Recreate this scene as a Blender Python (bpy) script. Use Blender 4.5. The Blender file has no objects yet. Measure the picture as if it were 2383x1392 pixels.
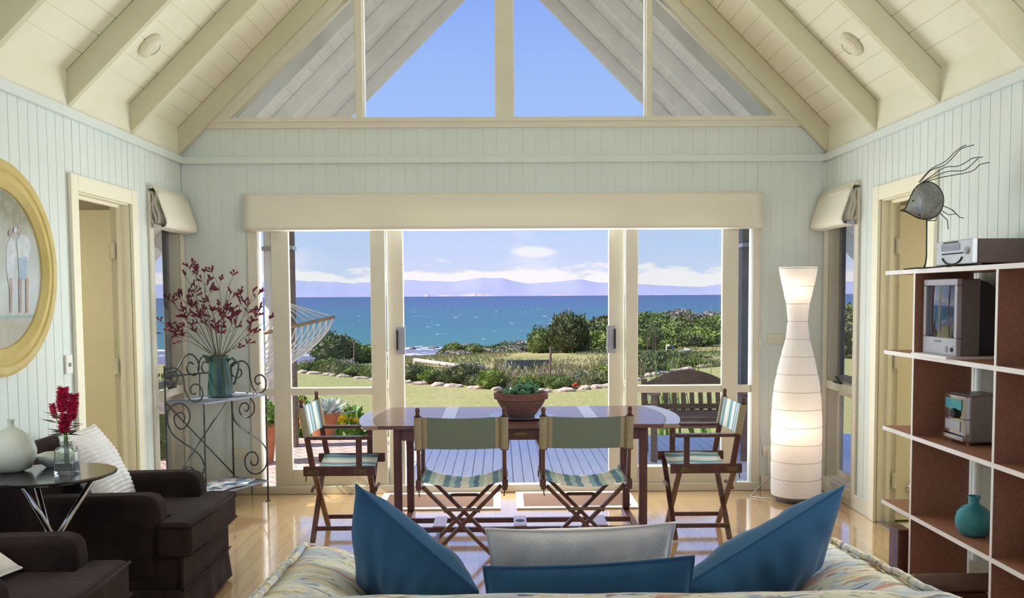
import bpy, bmesh, math, random
from mathutils import Vector, Matrix, noise
R = random.Random(7)
scene = bpy.context.scene
COL = scene.collection
PI = math.pi
# ------------------------------------------------------------------ camera
EYE = Vector((-0.0396, 0.0, 1.5)); YAW = .012; PIT = .0604; ROL = .0062; FPX = 2198.66; CYP = 820.06
FW = Vector((math.sin(YAW)*math.cos(PIT), math.cos(YAW)*math.cos(PIT), -math.sin(PIT)))
RT = Vector((math.cos(YAW), -math.sin(YAW), 0)); UP = RT.cross(FW)
EU = math.cos(ROL)*RT - math.sin(ROL)*UP
EV = -math.sin(ROL)*RT - math.cos(ROL)*UP
cam_d = bpy.data.cameras.new('camera'); cam = bpy.data.objects.new('camera', cam_d); COL.objects.link(cam)
cam.matrix_world = Matrix(((EU.x, -EV.x, -FW.x, EYE.x), (EU.y, -EV.y, -FW.y, EYE.y), (EU.z, -EV.z, -FW.z, EYE.z), (0, 0, 0, 1)))
cam_d.sensor_fit = 'HORIZONTAL'; cam_d.sensor_width = 36; cam_d.lens = 36*FPX/2383
cam_d.shift_y = (CYP-696)/2383; cam_d.clip_start = .05; cam_d.clip_end = 60000
scene.camera = cam
vs = scene.view_settings; vs.view_transform = 'Standard'; vs.look = 'None'; vs.gamma = 1; vs.use_curve_mapping = False
vs.exposure = 0.0
cy = scene.cycles
cy.max_bounces = 8; cy.diffuse_bounces = 4; cy.glossy_bounces = 3; cy.transmission_bounces = 4; cy.transparent_max_bounces = 12
cy.caustics_reflective = False; cy.caustics_refractive = False; cy.sample_clamp_indirect = 4
cy.use_denoising = True
try: cy.denoiser = 'OPENIMAGEDENOISE'
except Exception: pass

def P(px, py, x=None, y=None, z=None):
    "the point of the place seen at a pixel, on a plane x, y or z = constant"
    d = FW*FPX + EU*(px-1191.5) + EV*(py-CYP)
    if x is not None: t = (x-EYE.x)/d.x
    elif y is not None: t = (y-EYE.y)/d.y
    else: t = (z-EYE.z)/d.z
    return EYE + d*t
def PL(px, py, a, b):
    "same, on the vertical plane through the floor points a and b"
    d = FW*FPX + EU*(px-1191.5) + EV*(py-CYP)
    n = Vector((b[1]-a[1], -(b[0]-a[0]), 0))
    t = n.dot(Vector((a[0], a[1], 0))-EYE)/n.dot(d)
    return EYE + d*t

# ------------------------------------------------------------------ world
class G:
    "small node-graph helper"
    def __init__(s, tree): s.t = tree; s.n = tree.nodes; s.l = tree.links
    def node(s, typ, **kw):
        n = s.n.new(typ)
        for k, v in kw.items(): setattr(n, k, v)
        return n
    def put(s, sock, v):
        if isinstance(v, bpy.types.NodeSocket): s.l.new(v, sock)
        elif v is not None: sock.default_value = v
    def m(s, op, a, b=None, c=None, clamp=False):
        n = s.node('ShaderNodeMath', operation=op, use_clamp=clamp)
        s.put(n.inputs[0], a)
        if b is not None: s.put(n.inputs[1], b)
        if c is not None: s.put(n.inputs[2], c)
        return n.outputs[0]
    def mr(s, v, a, b, c=0., d=1., t='SMOOTHSTEP'):
        n = s.node('ShaderNodeMapRange', interpolation_type=t)
        for i, q in enumerate((v, a, b, c, d)): s.put(n.inputs[i], q)
        return n.outputs[0]
    def mix(s, f, a, b, blend='MIX'):
        n = s.node('ShaderNodeMix', data_type='RGBA', blend_type=blend)
        s.put(n.inputs[0], f); s.put(n.inputs[6], a); s.put(n.inputs[7], b)
        return n.outputs[2]
    def xyz(s, v):
        n = s.node('ShaderNodeSeparateXYZ'); s.put(n.inputs[0], v); return n.outputs
    def vec(s, x, y, z):
        n = s.node('ShaderNodeCombineXYZ')
        for i, q in enumerate((x, y, z)): s.put(n.inputs[i], q)
        return n.outputs[0]
    def noise(s, v, scale, detail=2., rough=.5, dist=0.):
        n = s.node('ShaderNodeTexNoise'); s.put(n.inputs['Vector'], v)
        n.inputs['Scale'].default_value = scale; n.inputs['Detail'].default_value = detail
        n.inputs['Roughness'].default_value = rough; n.inputs['Distortion'].default_value = dist
        return n.outputs[0], n.outputs[1]
    def vor(s, v, scale, feature='F1'):
        n = s.node('ShaderNodeTexVoronoi', feature=feature); s.put(n.inputs['Vector'], v); n.inputs['Scale'].default_value = scale
        return n.outputs
def c4(c): return (c[0], c[1], c[2], 1)
def srgb(r, g, b):
    f = lambda v: (v/255/12.92) if v/255 <= .04045 else ((v/255+.055)/1.055)**2.4
    return (f(r), f(g), f(b))

w = bpy.data.worlds.new('sky'); scene.world = w; w.use_nodes = True
g = G(w.node_tree); g.n.clear()
tc = g.node('ShaderNodeTexCoord').outputs['Generated']
X, Y, Z = g.xyz(tc)
ysafe = g.m('MAXIMUM', Y, .05)
az = g.m('DIVIDE', X, ysafe); el = g.m('DIVIDE', Z, ysafe)
sky = g.mix(g.mr(el, 0., .075), c4(srgb(214, 222, 250)), c4(srgb(194, 214, 252)))
sky = g.mix(g.mr(el, .06, .20), sky, c4(srgb(166, 196, 255)))
sky = g.mix(g.mr(el, .18, .36), sky, c4(srgb(140, 172, 252)))
sky = g.mix(g.mr(el, .5, 3.), sky, c4((.16, .30, .75)))
n1, _ = g.noise(g.vec(g.m('MULTIPLY', az, 16.), g.m('MULTIPLY', el, 60.), 3.), 1.3, 6., .62)
n2, _ = g.noise(g.vec(g.m('MULTIPLY', az, 7.), g.m('MULTIPLY', el, 9.), 8.), 1.2, 3., .6)
top = g.m('ADD', .0235, g.m('MULTIPLY', g.m('SUBTRACT', n1, .48), .055))
band = g.m('MULTIPLY', g.m('SUBTRACT', 1., g.mr(el, g.m('SUBTRACT', top, .003), g.m('ADD', top, .007))), g.mr(el, -.002, .008))
sky = g.mix(g.m('MULTIPLY', band, .93), sky, c4((1., .95, .98)))
dx = g.m('DIVIDE', g.m('SUBTRACT', az, .036), .027); dz = g.m('DIVIDE', g.m('SUBTRACT', el, .0455), .0068)
rr = g.m('ADD', g.m('MULTIPLY', dx, dx), g.m('MULTIPLY', dz, dz))
puff = g.m('SUBTRACT', 1., g.mr(g.m('ADD', rr, g.m('MULTIPLY', g.m('SUBTRACT', n1, .5), 1.6)), .2, 1.1))
sky = g.mix(g.m('MULTIPLY', puff, .75), sky, c4((1., .96, .98)))
wisp = g.m('MULTIPLY', g.mr(n2, .52, .72), g.mr(el, .12, .03))
sky = g.mix(g.m('MULTIPLY', wisp, .45), sky, c4((.95, .93, 1.)))
bg = g.node('ShaderNodeBackground'); g.put(bg.inputs[0], sky); bg.inputs[1].default_value = 1.0
g.l.new(bg.outputs[0], g.node('ShaderNodeOutputWorld').inputs[0])

def light(name, kind, loc, energy, color=(1, 1, 1), aim=None, **kw):
    d = bpy.data.lights.new(name, kind); d.energy = energy; d.color = color
    for k, v in kw.items(): setattr(d, k, v)
    o = bpy.data.objects.new(name, d); COL.objects.link(o); o.location = loc
    if kind == 'AREA': o.visible_glossy = False; o.visible_camera = False
    if aim is not None: o.rotation_euler = (Vector(aim)-Vector(loc)).to_track_quat('-Z', 'Y').to_euler()
    return o
light('sun', 'SUN', (-20, -2.2, 17.6), 8.5, (1., .95, .86), aim=(0, 0, 0), angle=.01)
# weak fill added behind the camera, standing in for unseen glazing
light('rear_fill_light', 'AREA', (0, -2.3, 1.5), 5, (.93, .97, 1.), aim=(0, 6, 1.2), shape='RECTANGLE', size=4.2, size_y=2.3)
# unseen fill lights added outside the glass doors and gable window, boosting the daylight
light('glass_door_fill_light', 'AREA', (0, 7.34, 1.15), 176, (.93, .97, 1.), aim=(0, 0, .75), shape='RECTANGLE', size=3.5, size_y=1.8)
light('gable_fill_light', 'AREA', (0, 7.34, 3.45), 24, (1., .98, .88), aim=(0, 0, 3.2), shape='RECTANGLE', size=1.9, size_y=1.1)
# fill lights added at blank stretches of the side walls, out of view
light('left_side_fill_light', 'AREA', (-2.38, 3.3, 1.55), 24, (.94, .97, 1.), aim=(0, 3.9, 1.7), shape='RECTANGLE', size=1.9, size_y=1.2)
light('right_side_fill_light', 'AREA', (2.38, 3.3, 2.05), 84, (.90, .96, 1.), aim=(-.5, 4.2, 1.75), shape='RECTANGLE', size=1.9, size_y=.75)
light('left_room_fill', 'POINT', (-3.2, 5.4, 2.1), 29, (1., .98, .92), shadow_soft_size=.12)  # added fill without a lamp fitting, brightens the open door leaf
light('right_room_fill', 'POINT', (3.2, 5.4, 2.1), 29, (1., .98, .92), shadow_soft_size=.12)  # same added fill for the right-hand door leaf

# ------------------------------------------------------------------ materials
def mat(name, col, rough=.5, col2=None, scale=6., detail=3., bump=0., bscale=None, metal=0., spec=.5, coat=0., stretch=(1, 1, 1), thr=(.35, .65), trans=0., sub=None, coords='Object'):
    m = bpy.data.materials.new(name); m.use_nodes = True; g = G(m.node_tree)
    b = g.n['Principled BSDF']
    tc = g.node('ShaderNodeTexCoord').outputs[coords]
    mp = g.node('ShaderNodeMapping'); g.put(mp.inputs[0], tc); mp.inputs[3].default_value = stretch
    v = mp.outputs[0]
    if col2 is None: col2 = tuple(max(0, q*.93) for q in col)
    n, _ = g.noise(v, scale, detail)
    g.put(b.inputs['Base Color'], g.mix(g.mr(n, thr[0], thr[1]), c4(col), c4(col2)))
    b.inputs['Roughness'].default_value = rough; b.inputs['Metallic'].default_value = metal
    b.inputs['Specular IOR Level'].default_value = spec; b.inputs['Coat Weight'].default_value = coat; b.inputs['Coat Roughness'].default_value = .08
    if trans: b.inputs['Transmission Weight'].default_value = trans
    if bump:
        n2, _ = g.noise(v, bscale or scale*3, 3.)
        bp = g.node('ShaderNodeBump'); bp.inputs['Strength'].default_value = bump; bp.inputs['Distance'].default_value = .01
        g.put(bp.inputs['Height'], n2); g.put(b.inputs['Normal'], bp.outputs[0])
    return m
def custom(name, fn):
    m = bpy.data.materials.new(name); m.use_nodes = True; g = G(m.node_tree)
    b = g.n['Principled BSDF']; o = g.node('ShaderNodeTexCoord').outputs['Object']
    fn(g, b, o); return m
def bump(g, b, h, strength=.3, dist=.01):
    bp = g.node('ShaderNodeBump'); bp.inputs['Strength'].default_value = strength; bp.inputs['Distance'].default_value = dist
    g.put(bp.inputs['Height'], h); g.put(b.inputs['Normal'], bp.outputs[0])
M = {}
M['wall'] = mat('pale_aqua_paint', (.71, .77, .74), .55, (.69, .75, .72), 3., bump=.02)
M['wall_out'] = mat('outside_board_paint', (.6, .62, .6), .6)
M['cream'] = mat('cream_paint', (.86, .82, .66), .45, (.84, .80, .63), 4., bump=.02)
M['ceil'] = mat('ceiling_cream_paint', (.82, .80, .66), .5, (.80, .77, .62), 4., bump=.02)
M['rafter'] = mat('shade_dimmed_rafter_cream', (.66, .63, .46), .5, (.64, .61, .44), 4.)  # cream darkened to stand in for shade on the front faces
M['trim'] = mat('ivory_gloss_trim', (.78, .75, .64), .35, (.76, .73, .61), 5.)
M['door'] = mat('butter_yellow_door_paint', (.76, .69, .49), .4, (.74, .67, .46), 4.)
M['frame'] = mat('window_frame_cream', (.74, .71, .60), .35, (.72, .68, .57), 5.)
M['white'] = mat('white_gloss', (.85, .86, .86), .3)
M['outwhite'] = mat('outside_white_paint', (.86, .85, .83), .6, (.80, .79, .77), 5.)
def f_floor(g, b, o):
    x, y, z = g.xyz(o)
    br = g.node('ShaderNodeTexBrick'); g.put(br.inputs['Vector'], g.vec(y, x, 0.))
    br.inputs['Color1'].default_value = c4((.74, .42, .17)); br.inputs['Color2'].default_value = c4((.90, .58, .27)); br.inputs['Mortar'].default_value = c4((.30, .16, .07))
    br.inputs['Scale'].default_value = 1.; br.inputs['Mortar Size'].default_value = .0012; br.inputs['Bias'].default_value = .1
    br.inputs['Brick Width'].default_value = 1.7; br.inputs['Row Height'].default_value = .085; br.offset = .37
    n, _ = g.noise(g.vec(g.m('MULTIPLY', x, 40.), g.m('MULTIPLY', y, 2.5), 0.), 1., 4.)
    g.put(b.inputs['Base Color'], g.mix(g.m('MULTIPLY', g.mr(n, .4, .7), .25), br.outputs[0], c4((.50, .29, .12))))
    b.inputs['Roughness'].default_value = .45; b.inputs['Specular IOR Level'].default_value = .2
    n3, _ = g.noise(o, 5., 3.); bump(g, b, n3, .05, .01)
    gl = g.node('ShaderNodeBsdfGlossy'); gl.inputs['Roughness'].default_value = .10; gl.inputs[0].default_value = (1, 1, 1, 1)
    bp = g.node('ShaderNodeBump'); bp.inputs['Strength'].default_value = .05; bp.inputs['Distance'].default_value = .01; g.put(bp.inputs['Height'], n3); g.put(gl.inputs['Normal'], bp.outputs[0])
    lw = g.node('ShaderNodeLayerWeight'); lw.inputs[0].default_value = .5
    f = g.m('ADD', .05, g.m('MULTIPLY', g.m('POWER', lw.outputs['Facing'], 1.6), .9))
    mx = g.node('ShaderNodeMixShader'); g.put(mx.inputs[0], f); g.put(mx.inputs[1], b.outputs[0]); g.put(mx.inputs[2], gl.outputs[0]); g.l.new(mx.outputs[0], g.n['Material Output'].inputs[0])
M['floor'] = custom('polished_floorboards', f_floor)
def f_glass(g, b, o):
    out = g.n['Material Output']; g.n.remove(b)
    t = g.node('ShaderNodeBsdfTransparent'); t.inputs[0].default_value = (.97, .985, .98, 1)
    s = g.node('ShaderNodeBsdfGlossy'); s.inputs['Roughness'].default_value = .02; s.inputs[0].default_value = (.8, .85, .85, 1)
    f = g.node('ShaderNodeFresnel'); f.inputs[0].default_value = 1.4
    mx = g.node('ShaderNodeMixShader'); g.put(mx.inputs[0], g.m('MULTIPLY', f.outputs[0], .22)); g.put(mx.inputs[1], t.outputs[0]); g.put(mx.inputs[2], s.outputs[0])
    g.l.new(mx.outputs[0], out.inputs[0])
M['glass'] = custom('window_glass', f_glass)
M['wood'] = mat('dark_red_stained_wood', (.085, .030, .022), .35, (.12, .045, .03), 5., stretch=(1, 8, 1), coat=.3)
M['woodz'] = mat('dark_red_stained_wood_upright', (.09, .032, .023), .35, (.13, .048, .032), 5., stretch=(8, 8, 1), coat=.3)
M['walnut'] = mat('brown_laminate', (.33, .15, .095), .5, (.39, .18, .115), 60., bump=.05)
M['edge'] = mat('white_laminate_edge', (.86, .83, .84), .4)
M['velvet'] = mat('dark_brown_velvet', (.019, .012, .0105), .9, (.029, .019, .017), 5., bump=.25, bscale=60, spec=.15)
for k in ('velvet',):
    M[k].node_tree.nodes['Principled BSDF'].inputs['Sheen Weight'].default_value = .08
    M[k].node_tree.nodes['Principled BSDF'].inputs['Sheen Roughness'].default_value = .4
    M[k].node_tree.nodes['Principled BSDF'].inputs['Sheen Tint'].default_value = (.6, .5, .5, 1)
M['blue'] = mat('teal_blue_cotton', (.032, .100, .205), .85, (.038, .118, .23), 4., bump=.12, bscale=420, spec=.15)
M['blue'].node_tree.nodes['Principled BSDF'].inputs['Sheen Weight'].default_value = .12
M['pale'] = mat('stone_white_cotton', (.90, .82, .76), .85, (.92, .85, .80), 6., bump=.15, bscale=120)
M['ribbed'] = mat('white_ribbed_cotton', (.78, .76, .76), .85, None, 8., bump=.15, bscale=200)
M['iron'] = mat('dark_grey_wrought_iron', (.055, .06, .07), .5, (.09, .1, .11), 30., metal=.4)
M['chrome'] = mat('polished_chrome', (.75, .75, .78), .12, metal=1.)
M['steel'] = mat('brushed_steel', (.6, .6, .62), .3, (.5, .5, .52), 4., metal=1., stretch=(1, 1, 30))
M['black'] = mat('black_plastic', (.012, .012, .014), .4)
M['blackgloss'] = mat('black_lacquer', (.018, .017, .02), .22, coat=.4)
M['brass'] = mat('aged_brass_hinge', (.25, .19, .08), .4, (.16, .12, .06), 40., metal=.8)
M['terra'] = mat('terracotta', (.50, .18, .08), .8, (.42, .14, .07), 6., bump=.1)
M['terrad'] = mat('weathered_dark_terracotta', (.17, .075, .06), .85, (.22, .105, .08), 5., stretch=(1, 1, 12), bump=.2)
M['soil'] = mat('potting_soil', (.05, .035, .02), .95, bump=.5)
M['leaf'] = mat('blue_green_succulent_leaf', (.10, .26, .15), .5, (.16, .34, .20), 12.)
M['agave'] = mat('silver_grey_leaf', (.62, .66, .66), .5, (.34, .40, .38), 9.)
M['green'] = mat('fresh_green_leaf', (.12, .24, .035), .55, (.2, .32, .06), 8.)
M['greenjug'] = mat('green_enamel', (.016, .062, .055), .18, coat=.6, spec=.6)
M['stem'] = mat('grey_green_stem', (.10, .13, .08), .7, (.15, .10, .08), 10.)
M['paw'] = mat('crimson_kangaroo_paw_petal', (.21, .02, .045), .7, (.10, .018, .045), 30.)
M['brush'] = mat('crimson_bottlebrush', (.55, .01, .07), .6, (.35, .01, .06), 40.)
M['ceramic'] = mat('off_white_ceramic', (.56, .58, .51), .25, (.50, .53, .46), 5., coat=.3)
M['bluepot'] = mat('aqua_frosted_glass', (.03, .25, .32), .35, (.05, .34, .40), 5., coat=.2)
M['gold'] = mat('mustard_painted_frame', (.62, .50, .20), .45, (.56, .44, .16), 7., bump=.03)
M['bench'] = mat('weathered_garden_timber', (.15, .09, .07), .65, (.20, .13, .10), 7., stretch=(1, 1, 6))
M['post'] = mat('grey_painted_post', (.20, .20, .21), .5, (.16, .16, .17), 5.)
M['rope'] = mat('white_cotton_rope', (.82, .78, .78), .8)
M['bar'] = mat('varnished_spreader_timber', (.42, .25, .12), .5, (.3, .17, .09), 8.)
M['rail'] = mat('silvered_timber_rail', (.46, .40, .36), .8, (.36, .31, .28), 5., stretch=(1, 5, 5))
M['stone'] = mat('pinkish_edging_stone', (.52, .40, .34), .9, (.40, .31, .26), 3., bump=.4)
M['plate'] = mat('cream_plastic_plate', (.78, .74, .58), .4)
M['whiteplate'] = mat('white_plastic_plate', (.85, .84, .78), .35)
M['magazine'] = custom('magazine_cover', lambda g, b, o: (g.put(b.inputs['Base Color'], g.mix(g.mr(g.noise(o, 9., 2.)[0], .48, .56), c4((.75, .78, .85)), g.mix(g.mr(g.noise(o, 5., 1.)[0], .45, .55), c4((.5, .2, .16)), c4((.12, .25, .4))))), setattr(b.inputs['Roughness'], 'default_value', .3)))
def f_canvas(g, b, o):
    x, y, z = g.xyz(o)
    n, _ = g.noise(g.vec(0., g.m('MULTIPLY', y, 3.), g.m('MULTIPLY', z, 3.)), 2., 2.)
    u = g.m('ADD', x, g.m('MULTIPLY', g.m('SUBTRACT', n, .5), .035))
    cr = g.node('ShaderNodeValToRGB'); cr.color_ramp.interpolation = 'CONSTANT'
    g.put(cr.inputs[0], g.m('FRACT', g.m('ADD', g.m('MULTIPLY', u, 3.6), .5)))
    stops = [(0, (.70, .69, .58)), (.10, (.16, .29, .36)), (.22, (.46, .60, .60)), (.33, (.20, .33, .43)), (.45, (.80, .80, .72)), (.62, (.33, .52, .56)), (.72, (.12, .24, .36)), (.82, (.50, .62, .52)), (.92, (.78, .78, .70))]
    e = cr.color_ramp.elements
    e[0].position = 0; e[0].color = c4(stops[0][1]); e[1].position = stops[1][0]; e[1].color = c4(stops[1][1])
    for p_, c_ in stops[2:]:
        q = e.new(p_); q.color = c4(c_)
    g.put(b.inputs['Base Color'], cr.outputs[0]); b.inputs['Roughness'].default_value = .85
M['canvas'] = custom('blue_striped_canvas', f_canvas)
def f_cback(g, b, o):
    x, y, z = g.xyz(o); a = g.m('ABSOLUTE', x)
    c = g.mix(g.m('GREATER_THAN', a, .188), c4((.17, .21, .16)), c4((.36, .31, .20)))
    g.put(b.inputs['Base Color'], c); b.inputs['Roughness'].default_value = .9
M['canvas_out'] = custom('green_canvas_reverse', f_cback)
def f_floral(g, b, o):
    n0, nc = g.noise(o, 5., 3., .6)
    x, y, z = g.xyz(o)
    v = g.vec(g.m('ADD', g.m('MULTIPLY', x, 1.), g.m('MULTIPLY', n0, .12)), g.m('ADD', y, g.m('MULTIPLY', n0, .1)), z)
    c = g.mix(g.mr(n0, .4, .6), c4((.74, .69, .53)), c4((.68, .64, .52)))
    for seed, sc, th, cc in ((0., 7.5, .60, (.16, .25, .42)), (7., 6.5, .61, (.52, .24, .18)), (13., 8., .60, (.32, .36, .24)), (21., 8.5, .60, (.66, .48, .22)), (31., 5.5, .585, (.46, .52, .60)), (43., 16., .64, (.08, .11, .22)), (51., 13., .64, (.5, .24, .22)), (61., 10., .60, (.52, .56, .58))):
        m_ = g.node('ShaderNodeMapping'); g.put(m_.inputs[0], v); m_.inputs[1].default_value = (seed, seed*.7, seed*.3); m_.inputs[3].default_value = (.8, 2.1, 1.4)
        n, _ = g.noise(m_.outputs[0], sc, 3., .6, .6)
        c = g.mix(g.m('MULTIPLY', g.mr(n, th-.03, th+.03), .85), c, c4(cc))
    g.put(b.inputs['Base Color'], c); b.inputs['Roughness'].default_value = .85
M['floral'] = custom('floral_cotton_print', f_floral)
def f_blind(g, b, o):
    out = g.n['Material Output']
    b.inputs['Base Color'].default_value = c4((.87, .83, .72)); b.inputs['Roughness'].default_value = .8
    t = g.node('ShaderNodeBsdfTranslucent'); t.inputs[0].default_value = c4((.85, .82, .66))
    mx = g.node('ShaderNodeMixShader'); mx.inputs[0].default_value = .12
    g.put(mx.inputs[1], b.outputs[0]); g.put(mx.inputs[2], t.outputs[0]); g.l.new(mx.outputs[0], out.inputs[0])
    n, _ = g.noise(o, 400., 2.); bump(g, b, n, .1, .002)
M['blind'] = custom('cream_calico_blind', f_blind)
def f_paper(g, b, o):
    out = g.n['Material Output']
    n, _ = g.noise(o, 22., 5., .7); v = g.vor(o, 34.)[0]
    b.inputs['Base Color'].default_value = c4((.86, .84, .84)); b.inputs['Roughness'].default_value = .9
    g.put(b.inputs['Emission Color'], c4((1., .93, .92))); b.inputs['Emission Strength'].default_value = .08
    bump(g, b, g.m('ADD', n, g.m('MULTIPLY', v, .5)), .5, .012)
    t = g.node('ShaderNodeBsdfTranslucent'); t.inputs[0].default_value = c4((.95, .9, .86))
    mx = g.node('ShaderNodeMixShader'); mx.inputs[0].default_value = .42
    g.put(mx.inputs[1], b.outputs[0]); g.put(mx.inputs[2], t.outputs[0]); g.l.new(mx.outputs[0], out.inputs[0])
M['paper'] = custom('crinkled_lamp_paper', f_paper)
def f_sheet(g, b, o):
    b.inputs['Base Color'].default_value = c4((.9, .9, .92)); b.inputs['Roughness'].default_value = .3
M['coir'] = mat('brown_coir_mat', (.20, .11, .07), .95, (.27, .155, .10), 160., bump=.8, bscale=220)
M['matedge'] = mat('pale_cotton_binding', (.80, .76, .72), .6, None, 20.)
def f_table(g, b, o):
    x, y, z = g.xyz(o)
    n, _ = g.noise(g.vec(g.m('MULTIPLY', x, 3.), g.m('MULTIPLY', y, 40.), 0.), 1.2, 4.)
    g.put(b.inputs['Base Color'], g.mix(g.mr(n, .35, .65), c4((.17, .065, .045)), c4((.11, .04, .03))))
    b.inputs['Roughness'].default_value = .32; b.inputs['Coat Weight'].default_value = .7; b.inputs['Coat Roughness'].default_value = .16
    bump(g, b, n, .15, .004)
M['tabletop'] = custom('varnished_table_slats', f_table)
M['jarrah_band'] = mat('paler_varnished_cross_band', (.42, .27, .20), .22, (.36, .22, .16), 6., coat=.8)
M['ironshelf'] = mat('blue_grey_metal_shelf', (.22, .25, .33), .4, (.28, .31, .40), 8., metal=.3)
M['tvsilver'] = mat('silver_plastic', (.48, .48, .53), .35, (.44, .44, .5), 5., metal=.3)
M['tvgrey'] = mat('warm_grey_plastic', (.17, .155, .15), .5, (.15, .14, .135), 50.)
M['tvblack'] = mat('dark_brown_black_metal', (.05, .032, .026), .5)
M['screen'] = mat('dark_picture_tube_glass', (.01, .012, .016), .03, spec=1., coat=1.)
M['whitemetal'] = mat('pale_silver_front', (.66, .70, .74), .3, metal=.3)
M['hifiside'] = mat('grey_brushed_side', (.26, .25, .24), .4, metal=.3)
M['brass2'] = mat('pale_brass_wire', (.5, .46, .36), .4, metal=.6)
# outside
M['deckwood'] = mat('blue_grey_deck_boards', (.74, .75, .92), .38, (.80, .81, .95), 4., stretch=(8, 1, 1), bump=.1)
def f_brick(g, b, o):
    x, y, z = g.xyz(o)
    u = g.m('ADD', x, g.m('MULTIPLY', y, .8)); v = g.m('SUBTRACT', x, g.m('MULTIPLY', y, .8))
    br = g.node('ShaderNodeTexBrick'); g.put(br.inputs['Vector'], g.vec(u, v, 0.))
    br.inputs['Color1'].default_value = c4((.56, .38, .34)); br.inputs['Color2'].default_value = c4((.64, .47, .42)); br.inputs['Mortar'].default_value = c4((.22, .15, .13))
    br.inputs['Scale'].default_value = 1.; br.inputs['Mortar Size'].default_value = .009; br.inputs['Brick Width'].default_value = .25; br.inputs['Row Height'].default_value = .2
    g.put(b.inputs['Base Color'], br.outputs[0]); b.inputs['Roughness'].default_value = .9
M['brick'] = custom('pink_brick_paving', f_brick)
def f_ground(c1, c2, c3, s1, s2):
    def f(g, b, o):
        n1, _ = g.noise(o, s1, 5., .65); n2, _ = g.noise(o, s2, 4., .7)
        c = g.mix(g.mr(n1, .38, .62), c4(c1), c4(c2)); c = g.mix(g.mr(n2, .5, .68), c, c4(c3))
        g.put(b.inputs['Base Color'], c); b.inputs['Roughness'].default_value = 1.; b.inputs['Specular IOR Level'].default_value = .1
        bump(g, b, n2, .6, .06)
    return f
M['lawn'] = custom('mown_yellow_green_lawn', f_ground((.34, .31, .135), (.29, .295, .11), (.39, .345, .18), 1.3, 9.))
M['field'] = custom('straw_and_green_pasture', f_ground((.36, .30, .13), (.17, .21, .06), (.42, .30, .17), .16, 2.2))
M['sandrock'] = custom('dark_shore_rock', f_ground((.16, .14, .15), (.22, .18, .18), (.09, .08, .09), .1, .6))
M['mountain'] = mat('haze_tinted_mountain', (.29, .305, .45), 1., (.31, .32, .46), .0006, spec=0.)  # distance haze is put into the base colour as lavender
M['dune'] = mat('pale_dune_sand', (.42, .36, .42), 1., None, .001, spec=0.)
def f_sea(g, b, o):
    x, y, z = g.xyz(o)
    d = g.m('LOGARITHM', g.m('MAXIMUM', y, 1.), 10.)
    n, _ = g.noise(g.vec(g.m('MULTIPLY', x, .02), g.m('MULTIPLY', y, .012), 0.), 1., 4.)
    dd = g.m('ADD', d, g.m('MULTIPLY', g.m('SUBTRACT', n, .5), .25))
    c = g.mix(g.mr(dd, 2.38, 2.75), c4((.045, .145, .155)), c4((.038, .115, .165)))
    c = g.mix(g.mr(dd, 2.7, 3.3), c, c4((.042, .085, .18)))
    c = g.mix(g.mr(dd, 3.2, 3.9), c, c4((.046, .072, .17)))
    nw, _ = g.noise(g.vec(g.m('MULTIPLY', x, .12), g.m('MULTIPLY', y, .05), 4.), 1., 3., .7)
    nw2, _ = g.noise(g.vec(g.m('MULTIPLY', x, .3), g.m('MULTIPLY', y, .04), 9.), 1., 3., .8)
    c = g.mix(g.m('MULTIPLY', g.mr(nw2, .45, .8), .35), c, c4((.03, .15, .23)))
    c = g.mix(g.m('MULTIPLY', g.mr(nw, .665, .69), g.mr(d, 3.6, 2.9)), c, c4((.85, .88, .9)))
    # surf breaking on the shore shelf
    ns, _ = g.noise(g.vec(g.m('MULTIPLY', x, .06), g.m('MULTIPLY', y, .03), 2.), 1., 4., .7)
    yy = g.m('ADD', y, g.m('MULTIPLY', g.m('SUBTRACT', ns, .5), 30.))
    f1 = g.m('MULTIPLY', g.mr(yy, 233., 238.), g.mr(yy, 250., 243.)); f2 = g.m('MULTIPLY', g.mr(yy, 214., 216.), g.mr(yy, 226., 221.))
    ns2, _ = g.noise(g.vec(g.m('MULTIPLY', x, .22), g.m('MULTIPLY', y, .16), 5.), 1., 4., .7)
    foam = g.m('MULTIPLY', g.m('MAXIMUM', f1, f2), g.mr(ns2, .48, .56))
    c = g.mix(g.mr(yy, 262., 225.), c, c4((.16, .16, .24)))
    c = g.mix(foam, c, c4((.9, .9, .92)))
    g.put(b.inputs['Base Color'], c); b.inputs['Roughness'].default_value = .45; b.inputs['Specular IOR Level'].default_value = .12
M['sea'] = custom('sea_water', f_sea)
def foliage(name, c1, c2, c3, sc=3.):
    def f(g, b, o):
        inf = g.node('ShaderNodeObjectInfo'); n, _ = g.noise(o, sc, 3., .7)
        c = g.mix(g.mr(n, .35, .6), c4(c1), c4(c2)); c = g.mix(g.m('MULTIPLY', inf.outputs['Random'], .55), c, c4(c3))
        g.put(b.inputs['Base Color'], c); b.inputs['Roughness'].default_value = .8; b.inputs['Specular IOR Level'].default_value = .2
    return custom(name, f)
M['f_green'] = foliage('mid_green_foliage', (.10, .155, .045), (.20, .24, .08), (.17, .19, .06))
M['f_dark'] = foliage('dark_olive_foliage', (.075, .10, .04), (.17, .19, .08), (.14, .15, .07))
M['f_grey'] = foliage('grey_mauve_foliage', (.27, .23, .20), (.38, .34, .30), (.25, .25, .17))
M['f_bright'] = foliage('bright_yellow_green_foliage', (.15, .22, .045), (.26, .31, .08), (.20, .24, .06))
M['f_pink'] = mat('pink_grass_heads', (.52, .38, .29), .9, (.44, .40, .22), 3., coords='Object')
M['f_straw'] = mat('green_and_straw_grass', (.19, .23, .07), .9, (.38, .34, .17), 1.1)
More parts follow.
